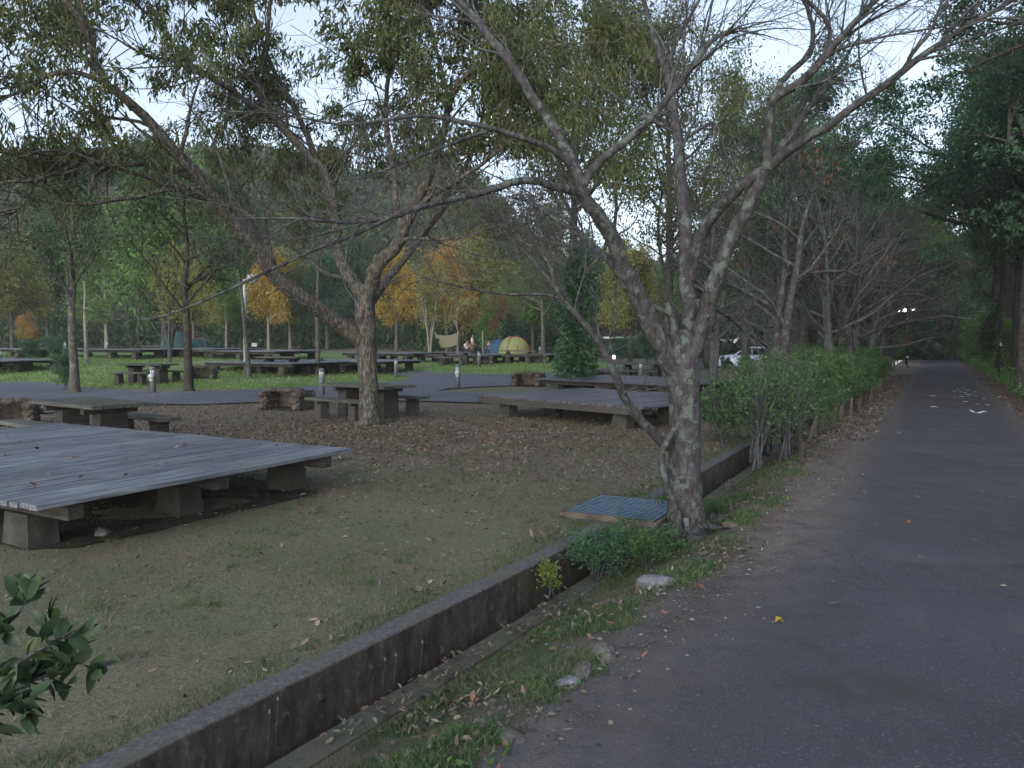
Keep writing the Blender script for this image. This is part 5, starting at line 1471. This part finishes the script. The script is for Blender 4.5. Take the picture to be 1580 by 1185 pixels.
rock('small stone half buried beside the verge leaves', 745, 1125, (.1, .06, .04), 'stone', .02)
# pebbles and gravel of the verge edge
rng = np.random.default_rng(31)
def scatter_pebbles(name, n, fu, fz, smin, smax, mat):
    base = np.array([[1, 0, 0], [0, 1, 0], [-1, 0, 0], [0, -1, 0], [0, 0, .8], [0, 0, -.6]], float)
    tri = np.array([[0, 1, 4], [1, 2, 4], [2, 3, 4], [3, 0, 4], [1, 0, 5], [2, 1, 5], [3, 2, 5], [0, 3, 5]])
    u, v = fu(n); x, y = uv2xy(u, v); z = fz(u, v)
    s = rng.uniform(smin, smax, n) * rng.uniform(.4, 1, n)
    V = base[None] * s[:, None, None] * rng.uniform(.6, 1.3, (n, 6, 3)) 
    a = rng.uniform(0, 6.28, n); c, sn = np.cos(a)[:, None], np.sin(a)[:, None]
    V = np.stack([V[..., 0] * c - V[..., 1] * sn, V[..., 0] * sn + V[..., 1] * c, V[..., 2] * .7], -1)
    V += np.stack([x, y, z], -1)[:, None]
    T = (tri[None] + (np.arange(n) * 6)[:, None, None]).reshape(-1, 3)
    o = add_mesh(name, np_mesh(name, V.reshape(-1, 3), T), M[mat]); tag(o, kind='stuff'); return o
def vz(u, v): return np.where(u < 1.12, z_verge(u, v) + .004, .018)
scatter_pebbles('gravel', 1800, lambda n: (np.clip(rng.normal(1.2, .2, n), .5, 1.9), rng.uniform(-6.5, 22, n) ), vz, .006, .018, 'stone')
def strip(n):
    v = rng.uniform(-1.5, 14, n); w = .08 + .22 * smooth(-2, 3, v); return np.clip(1.2 + w * .4 + rng.normal(0, 1, n) * w, .6, 2.2), v
scatter_pebbles('gravel', 6500, strip, vz, .004, .014, 'dark_stone')
scatter_pebbles('gravel', 420, lambda n: (np.clip(rng.normal(1.0, .28, n), .4, 1.6), rng.uniform(-1.5, 6, n)), vz, .006, .022, 'pale_stone')
scatter_pebbles('gravel', 2500, lambda n: (rng.uniform(-6, -.2, n), rng.uniform(-6, 10, n)), lambda u, v: z_camp(*uv2xy(u, v)), .004, .012, 'stone')

# grass and litter as meshes
def blades(name, u, v, z, rng, L, W, mat, lean=.5, xy=None):
    x, y = uv2xy(u, v) if xy is None else xy
    n = len(x)
    a = rng.uniform(0, 6.28, n); l = L * rng.uniform(.5, 1.4, n); w = W * rng.uniform(.7, 1.3, n)
    le = rng.normal(0, lean, (n, 2))
    b = np.stack([x, y, z], -1)
    side = np.stack([np.cos(a), np.sin(a), 0 * a], -1) * w[:, None] * .5
    tip = b + np.stack([le[:, 0], le[:, 1], np.ones(n)], -1) * l[:, None]
    mid = b + np.stack([le[:, 0] * .3, le[:, 1] * .3, np.full(n, .55)], -1) * l[:, None]
    V = np.stack([b - side, b + side, mid + side * .8, tip, mid - side * .8], 1)
    Q = (np.array([[0, 1, 2, 4]])[None] + (np.arange(n) * 5)[:, None, None]).reshape(-1, 4)
    T = (np.array([[4, 2, 3]])[None] + (np.arange(n) * 5)[:, None, None]).reshape(-1, 3)
    r = rng.uniform(0, 1, n)
    me = np_mesh(name, V.reshape(-1, 3), [Q, T], False, np.concatenate([r, r]))
    return tag(add_mesh(name, me, M[mat]), kind='stuff')
def litter(name, x, y, z, rng, L, W, mat, tilt=.35):
    n = len(x); a = rng.uniform(0, 6.28, n)
    d = np.stack([np.cos(a), np.sin(a), rng.normal(0, tilt, n)], -1)
    pos = np.stack([x, y, z + .006], -1)
    d = norm(d); nv = norm(rng.normal(size=(n, 3)) * .45 + np.array([0, 0, 1.0]))
    sd = norm(np.cross(d, nv)); up = np.cross(sd, d)
    l = (L * rng.uniform(.55, 1.35, n))[:, None]; w = (W * rng.uniform(.6, 1.3, n))[:, None] * .5
    cu = rng.uniform(-.1, .35, n)[:, None] * l; fo = rng.uniform(0, .7, n)[:, None] * w; sk = rng.normal(0, .25, n)[:, None] * w
    V = np.stack([pos, pos + d * l * .28 + sd * (w * .9 + sk) + up * fo, pos + d * l * .68 + sd * (w * .8 + sk) + up * (fo + cu * .4), pos + d * l + sd * sk + up * cu,
                  pos + d * l * .7 - sd * (w * .75 - sk) + up * (fo + cu * .4), pos + d * l * .3 - sd * (w * .95 - sk) + up * fo], 1)
    o_ = (np.arange(n) * 6)[:, None]
    Q = np.concatenate([np.array([[0, 1, 2, 3]]) + o_, np.array([[0, 3, 4, 5]]) + o_])
    r = rng.uniform(0, 1, n)
    return tag(add_mesh(name, np_mesh(name, V.reshape(-1, 3), Q, False, np.concatenate([r, r])), M[mat]), kind='stuff')
rng = np.random.default_rng(33)
# verge grass in patches
n = 110000
u = rng.uniform(.28, 1.1, n); v = rng.uniform(-6.5, 7.5, n) ** 1.0
x, y = uv2xy(u, v)
pat = np.sin(x * 4.1 + 2 * np.sin(y * 2.7)) + np.sin(y * 5.3 + 1.5 * np.sin(x * 3.9)) + .6 * np.sin(x * 11 + y * 9)
k = (pat + rng.normal(0, .5, n) > -.25 + 1.6 * (u - .75) + .15 * np.clip(v, 0, 9))
u, v = u[k], v[k]
blades('verge_grass', u, v, z_verge(u, v), rng, .036, .0045, 'grass_blade', .8)
# broader weeds leaves in the same patches
n = 9000
u = rng.uniform(.3, 1.2, n); v = rng.uniform(-6.5, 6, n); x, y = uv2xy(u, v)
pat = np.sin(x * 4.1 + 2 * np.sin(y * 2.7)) + np.sin(y * 5.3 + 1.5 * np.sin(x * 3.9)) + .6 * np.sin(x * 11 + y * 9)
k = pat > .5 + 1.4 * (u - .7); x, y, z = x[k], y[k], z_verge(u[k], v[k])
dd = rng.normal(0, 1, (len(x), 3)); dd[:, 2] = np.abs(dd[:, 2]) * .6 + .2
tag(add_mesh('ground_cover', leaves_mesh('ground_cover', np.stack([x, y, z + rng.uniform(0, .025, len(x))], -1), dd, rng, .03, .018), M['weed_leaf']), kind='stuff')
# grass stubble of the worn camp turf, thinning with distance
n = 150000
py_ = rng.uniform(0, 1, n); v = -5.6 + 15 * py_ ** 1.25; u = -.16 - rng.uniform(0, 1, n) ** 1.15 * 8.5
x, y = uv2xy(u, v)
pat = np.sin(x * 1.3 + 2 * np.sin(y * .9)) + np.sin(y * 1.7 + 1.5 * np.sin(x * 1.1)) + .8 * np.sin(x * 6 + y * 5) * np.sin(y * 7)
k = (pat + rng.normal(0, .9, n) > -.5) & (y > 1.2)
u, v = u[k], v[k]; x, y = uv2xy(u, v)
blades('turf_grass', u, v, z_camp(x, y) - .004, rng, .02, .0045, 'lawn_blade', .9)
# small clumps of longer grass standing on the worn turf
n = 170; cu = -.3 - rng.uniform(0, 1, n) ** .8 * 6.5; cv = rng.uniform(-5, 8, n); m_ = 55
u = (cu[:, None] + rng.normal(0, .05, (n, m_)) * rng.uniform(.4, 1.6, (n, 1))).ravel(); v = (cv[:, None] + rng.normal(0, .05, (n, m_)) * rng.uniform(.4, 1.6, (n, 1))).ravel(); x, y = uv2xy(u, v)
blades('turf_grass', u, v, z_camp(x, y) - .004, rng, .034, .005, 'grass_blade', .7)
# green fringe along the wall top
n = 7000; u = -.15 - np.abs(rng.normal(0, .12, n)); v = rng.uniform(-6, 8, n); x, y = uv2xy(u, v)
blades('fringe_grass', u, v, z_camp(x, y) - .006, rng, .035, .005, 'grass_blade', .6)
# lawn beyond the road: soft blades
n = 60000; px_ = rng.uniform(-20, 870, n); Y_ = rng.uniform(24.5, 45, n); x = (px_ - 790) / F * Y_; y = Y_
k = lawn_f(0, 0, x, y) > .45; x, y = x[k], y[k]
def in_road(x, y):
    px = 790 + F * x / y; py = 525 + (CAMZ - H(x, y)) * F / y
    up = np.interp(px, [0, 60, 100, 160, 250, 340, 400, 480, 560, 610, 632, 650, 710, 770, 830, 880], [591, 590, 596, 602, 606, 605, 601.5, 597, 593.5, 590, 586.5, 573.5, 577.5, 579, 576, 573])
    return py > up - 1.5
k = ~in_road(x, y); x, y = x[k], y[k]
leaf_mat('lawn_green', (0.112, 0.182, 0.061), (0.203, 0.304, 0.101), (0.344, 0.405, 0.162), .5)
blades('lawn_grass', None, None, H(x, y) - .01, rng, .07, .03, 'lawn_green', .5, (x, y))
# fallen leaves: thick under the oak, thin elsewhere
def leafy(n, cx, cy, sx, sy, name, mat, L=.075, W=.035):
    x = rng.normal(cx, sx, n); y = rng.normal(cy, sy, n)
    u, v = xy2uv(x, y); k = (u < -.2) & (y > 1.5) & (y < 22)
    lx, ly = np.array(p1.location[:2]) - 0, 0
    dx, dy = x - p1.location[0], y - p1.location[1]
    a_ = dx * ex[0] + dy * ex[1]; b_ = dx * ey[0] + dy * ey[1]
    k &= ~((np.abs(a_) < L1 / 2 - .5) & (np.abs(b_) < W1 / 2 - .5))
    x, y = x[k], y[k]
    return litter(name, x, y, z_camp(x, y), rng, L, W, mat)
leafy(20000, -2.6, 13.6, 4.2, 2.3, 'leaf_litter', 'litter_leaf', .06, .022)
leafy(2600, -2.3, 13.2, 2.6, 1.5, 'leaf_litter', 'red_litter', .065, .026)
leafy(9000, 1.5, 10.5, 3.0, 2.6, 'leaf_litter', 'litter_leaf', .05, .018)
leafy(2500, -1.5, 6.5, 3.5, 3.5, 'leaf_litter', 'litter_leaf', .045, .018)
leafy(5000, -7.5, 19.5, 2.6, 1.6, 'leaf_litter', 'litter_leaf', .06, .022)
n = 420; v = rng.uniform(-6, 8, n); u = -.2 - np.abs(rng.normal(0, .16, n)); x, y = uv2xy(u, v)
pp = np.sin(v * 2.3) + np.sin(v * 5.1 + 1); k = pp > .1
litter('leaf_litter', x[k], y[k], z_camp(x[k], y[k]) + .01, rng, .06, .026, 'litter_leaf', .5)
# verge and ditch leaves, in drifts
n = 23000; v = rng.uniform(-6.5, 12, n); u = rng.uniform(.12, 1.6, n); x, y = uv2xy(u, v)
pp = np.sin(x * 3.3 + 1.7 * np.sin(y * 2.1) + 2) + np.sin(y * 3.9 + 1.9 * np.sin(x * 2.7)) + rng.normal(0, .4, n)
k = (pp > .35) & (u < 1.3 + rng.normal(0, .15, n)); u, v, x, y = u[k], v[k], x[k], y[k]
litter('leaf_litter', x, y, np.where(u < .28, -.24, z_verge(u, v)) + rng.uniform(0, .025, len(u)), rng, .04, .019, 'litter_leaf', .5)
n = 260; v = rng.uniform(-6.5, 9, n); u = rng.uniform(.3, 1.3, n); x, y = uv2xy(u, v)
litter('leaf_litter', x, y, z_verge(u, v) + .012, rng, .055, .024, 'red_litter', .5)
# bank and hedge foot litter
n = 9000; v = rng.uniform(8, 34, n); u = np.where(rng.uniform(size=n) < .6, rng.uniform(.2, 1.6, n), rng.uniform(4.0, 7.5, n)); x, y = uv2xy(u, v)
z = np.where(u > PATH_R, z_bank(u, x, y), np.where(u < 1.2, z_verge(u, v), .01))
litter('leaf_litter', x, y, z + .008, rng, .08, .035, 'litter_leaf', .4)
# stray leaves on the path and on the platform
n = 150; v = rng.uniform(-3, 26, n); u = rng.uniform(1.5, 4.2, n); x, y = uv2xy(u, v)
litter('stray_leaves', x, y, np.full(n, .024), rng, .05, .024, 'litter_leaf', .15)
n = 60; a_ = rng.uniform(-.48, .48, n) * L1; b_ = rng.uniform(-.48, .48, n) * W1
x = p1.location[0] + a_ * ex[0] + b_ * ey[0]; y = p1.location[1] + a_ * ex[1] + b_ * ey[1]
litter('stray_leaves', x, y, np.full(n, .447), rng, .06, .03, 'red_litter', .3)
o = leaves_mesh('fallen_leaf', np.array([[0, 0, .0]]), np.array([[1, .4, .1]]), rng, .07, .045, .5, .1, 3)
g = G(1196, 962, .02); o = add_mesh('fallen_leaf', o, M['yellow_leaf']); o.location = (g[0], g[1], .026); tag(o, 'single tan leaf lying on the dark asphalt', 'leaf')
g = G(1402, 809, .02); o = add_mesh('fallen_leaf', leaves_mesh('fallen_leaf', np.array([[0, 0, .0]]), np.array([[.3, .6, .1]]), rng, .06, .04, .5, .1, 3), M['red_leaf']); o.location = (g[0], g[1], .026); tag(o, 'small red leaf lying farther up the asphalt', 'leaf')

# seed heads on stalks in the ditch
for k, (px, py) in enumerate([(412, 1165), (425, 1150), (590, 1062), (607, 1058), (648, 1030), (704, 985)]):
    g = G(px, py, -.25); h = [.2, .22, .16, .17, .15, .16][k]
    o = thing('seed_stalk', 'thin dry seed stalk standing in front of the wall', 'stalk', (g[0], g[1], -.26), 0, 'dry seed stalks in the ditch')
    MB().cyl((0, 0, 0), (.015, .0, h), .0016, n=4).build('stem', M['post_wood'], o)
    MB().lathe([(0, 0), (.007, .008), (.005, .02), (0, .026)], (.015, 0, h - .004), 6).build('seed_head', M['stone'], o)

# roots and dead vines around the cherry foot
w = Wood(); P0 = []; R0 = []
rng = np.random.default_rng(51)
bx, by = G(1058, 815)
for k in range(4):
    a = rng.uniform(-2.6, .6); ln = rng.uniform(.2, .4)
    pts = [(bx + math.cos(a) * .1, by + math.sin(a) * .1, .1, .03)]
    for q in (.3, .6, 1): pts.append((bx + math.cos(a + q * .3) * (.1 + ln * q), by + math.sin(a + q * .3) * (.1 + ln * q), .03 - .06 * q, .024 * (1.15 - q)))
    p, r = resample(pts, 9); P0.append(p); R0.append(r)
w.add(np.array(P0), np.array(R0), 6)
o = add_mesh('root', w.mesh('roots'), M['cherry_bark'], ch); o.matrix_parent_inverse = Matrix.Translation(ch.location).inverted()

# chalk drawing marks on the path
rng = np.random.default_rng(61)
marks = [(1478, 601), (1486, 598), (1492, 602), (1472, 604), (1482, 605), (1489, 606), (1495, 609), (1504, 605), (1506, 611), (1518, 615), (1474, 613), (1484, 612), (1494, 612), (1508, 624), (1524, 625), (1441, 628), (1439, 611), (1490, 620), (1442, 587)]
for px, py in marks:
    g = G(px, py, .02); n = 9; rr = rng.uniform(.04, .1)
    pts = [(g[0] + rr * math.cos(k * 6.283 / n) * rng.uniform(.4, 1.2), g[1] + rr * 1.2 * math.sin(k * 6.283 / n) * rng.uniform(.3, 1.1)) for k in range(n)]
    mb = MB(); mb.add([(a, b, .0285) for a, b in pts] + [(a, b, .0265) for a, b in pts], [tuple(range(n)), tuple(range(2 * n - 1, n - 1, -1))] + [(k, (k + 1) % n, n + (k + 1) % n, n + k) for k in range(n)])
    o = mb.build('chalk_mark', M['chalk'], path)
pts = [(1497, 633), (1502, 636.5), (1508, 638), (1514, 636), (1520, 635)]
vv = []
for a, b in pts:
    g = G(a, b, .02); vv.append((g[0], g[1] + .06, .0285)); vv.append((g[0], g[1] - .08, .0285))
MB().add(vv, [(2 * k, 2 * k + 1, 2 * k + 3, 2 * k + 2) for k in range(4)]).build('chalk_stroke', M['chalk'], path)

# ------------------------------------------------------------------ camellia twig close to the camera, lower left
rng = np.random.default_rng(71)
cm = thing('camellia_bush', 'glossy dark leaved camellia twigs poking in at the lower left', 'bush', (-2.6, 1.5, 0))
w = Wood(); P0 = []; R0 = []
for pts in ([(-220, 1180, 1.75, .012), (-120, 1120, 1.75, .009), (-40, 1070, 1.75, .007), (30, 1020, 1.75, .005), (90, 985, 1.76, .003), (128, 965, 1.77, .002)],
            [(-120, 1120, 1.75, .007), (-60, 1040, 1.7, .006), (-10, 990, 1.7, .005), (30, 940, 1.7, .003), (52, 915, 1.7, .002)],
            [(-60, 1080, 1.76, .006), (20, 1060, 1.8, .005), (80, 1040, 1.82, .003), (122, 1022, 1.84, .002)],
            [(-120, 1120, 1.75, .006), (-40, 1100, 1.72, .004), (20, 1090, 1.7, .003), (50, 1080, 1.7, .002)]):
    p, r = resample(P_(pts), 14); P0.append(p); R0.append(r)
# the stem the twigs grow from
p, r = resample([(-2.6, 1.5, 0, .02), (-2.5, 1.52, .35, .018), (-2.2, 1.6, .55, .014), (*at(-220, 1180, 1.75), .012)], 14); P0.append(p); R0.append(r)
P0 = np.array(P0); R0 = np.array(R0); w.add(P0, R0, 6)
c1_, q1_ = grow(P0[:4], R0[:4], 6, rng, (.35, 1), ang=(25, 60), K=5, wob=.1, absL=(.03, .08), rmin=.0012); w.add(c1_, q1_, 4)
o = add_mesh('stems', w.mesh('camellia_wood'), M['branch_bark'], cm); o.matrix_parent_inverse = Matrix.Translation(cm.location).inverted()
lp, ld = samples_on(c1_, 8, rng, .2); l2, d2 = samples_on(P0[:4], 14, rng, .3)
lp = np.concatenate([lp, l2]); ld = np.concatenate([ld, d2])
# leaf with shape: 8-point outline, folded along the midrib
n = len(lp); dd = norm(ld * .8 + rng.normal(0, .55, lp.shape) + np.array([0, 0, .35]))
side = norm(np.cross(dd, norm(rng.normal(size=(n, 3)) * .6 + np.array([0, 0, 1])))); up_ = np.cross(side, dd)
prof = [(0, 0), (.14, .2), (.38, .33), (.62, .3), (.84, .16), (1, 0)]
L_ = rng.uniform(.042, .07, n)
Vs = []
for f_, w_ in prof:
    droop = -.18 * f_ * f_
    for s in ((0,) if w_ == 0 else (-1, 0, 1)):
        Vs.append(lp + dd * (f_ * L_)[:, None] + side * (s * w_ * L_ * .82)[:, None] + up_ * ((abs(s) * w_ * .22 + droop) * L_)[:, None])
Vs = np.stack(Vs, 1)   # 0 | 1 2 3 | 4 5 6 | 7 8 9 | 10 11 12 | 13
tri = [[0, 1, 2], [0, 2, 3], [10, 13, 11], [11, 13, 12]]; quad = []
for k in range(3): a_ = 1 + 3 * k; quad += [[a_, a_ + 3, a_ + 4, a_ + 1], [a_ + 1, a_ + 4, a_ + 5, a_ + 2]]
K_ = Vs.shape[1]; off = (np.arange(n) * K_)[:, None, None]
T_ = (np.array(tri)[None] + off).reshape(-1, 3); Q_ = (np.array(quad)[None] + off).reshape(-1, 4)
rr = rng.uniform(0, 1, n)
me = np_mesh('camellia_leaves', Vs.reshape(-1, 3), [T_, Q_], True, np.concatenate([np.repeat(rr, 4), np.repeat(rr, 6)]))
o = add_mesh('foliage', me, M['camellia_leaf'], cm); o.matrix_parent_inverse = Matrix.Translation(cm.location).inverted()

# ------------------------------------------------------------------ the wooded hillside: one mass of crowns
rng = np.random.default_rng(81)
pos_l = []; dir_l = []; rnd_l = []
xs = []; 
for k in range(1500):
    x = rng.uniform(-150, 190); y = rng.uniform(86, 205)
    if abs(x) > y * .78 + 12: continue
    z = float(hill_h(x, y)); r = rng.uniform(2.6, 4.6); h = r * rng.uniform(1.0, 1.5)
    m = int(150 + 30 * r)
    d = norm(rng.normal(size=(m, 3))); d[:, 2] = np.abs(d[:, 2]) * 1.1 - .25
    lump = 1 + .18 * np.sin(d[:, 0] * 5 + k) + .18 * np.sin(d[:, 1] * 6 + k * 2)
    rad = rng.uniform(.72, 1.0, m) * lump
    p = np.stack([x + d[:, 0] * r * rad, y + d[:, 1] * r * rad, z + 3.5 + h * d[:, 2] * rad], -1)
    pos_l.append(p); dir_l.append(norm(d + rng.normal(0, .8, d.shape))); rnd_l.append(np.clip(rng.uniform(0, .8) + rng.normal(0, .15, m), 0, 1))
pos = np.concatenate(pos_l); dd = np.concatenate(dir_l); rr = np.concatenate(rnd_l)
me = leaves_mesh('hill_woods', pos, dd, rng, .85, .6, .3, .4, 0, rr)
tag(add_mesh('hill_woods', me, M['hill_leaf']), kind='stuff')
n = 24000; v = rng.uniform(6, 62, n); u = PATH_R + .5 + rng.exponential(1.6, n); x, y = uv2xy(u, v)
cl = np.sin(x * 2.1 + 2 * np.sin(y * 1.3)) + np.sin(y * 2.4 + x); k = cl + rng.normal(0, .4, n) > .1; u, v, x, y = u[k], v[k], x[k], y[k]
tag(add_mesh('bank_plants', leaves_mesh('bank_plants', np.stack([x, y, z_bank(u, x, y) + rng.uniform(0, 1, len(x)) ** 1.5 * .7 * np.clip((u - PATH_R) / 1.5, .15, 1)], -1), norm(rng.normal(size=(len(x), 3)) + np.array([0, 0, .6])), rng, .16, .07), M['green_leaf']), kind='stuff')
# dark scrub under the trees at the wood edge
n = 26000; px_ = rng.uniform(-80, 1320, n); Y_ = rng.uniform(68, 84, n); x = (px_ - 790) / F * Y_
z = H(x, Y_) + rng.uniform(0, 1, n) ** 1.5 * 3.2 * (.6 + .4 * np.sin(x * .5)) 
tag(add_mesh('undergrowth', leaves_mesh('undergrowth', np.stack([x, Y_, z], -1), rng.normal(size=(n, 3)), rng, .5, .3), M['dark_leaf']), kind='stuff')
n = 16000; v = rng.uniform(66, 92, n); u = rng.uniform(-16, 16, n); x, y = uv2xy(u, v)
tag(add_mesh('undergrowth', leaves_mesh('undergrowth', np.stack([x, y, rng.uniform(0, 1, n) ** 1.2 * 9], -1), rng.normal(size=(n, 3)), rng, .5, .35), M['dark_leaf']), kind='stuff')

# ------------------------------------------------------------------ evening air
hz = NT('haze_air'); hz.t.links.clear()
pv = hz.n('ShaderNodeVolumePrincipled'); pv.inputs['Color'].default_value = (.93, .96, 1, 1)
pv.inputs['Density'].default_value = HAZE; pv.inputs['Anisotropy'].default_value = 0.0
hz.l(pv.outputs[0], hz.out.inputs['Volume']); hz.t.nodes.remove(hz.b)
o = MB().box((0, 200, 32), (900, 600, 70)).build('haze', hz.m); tag(o, kind='stuff')
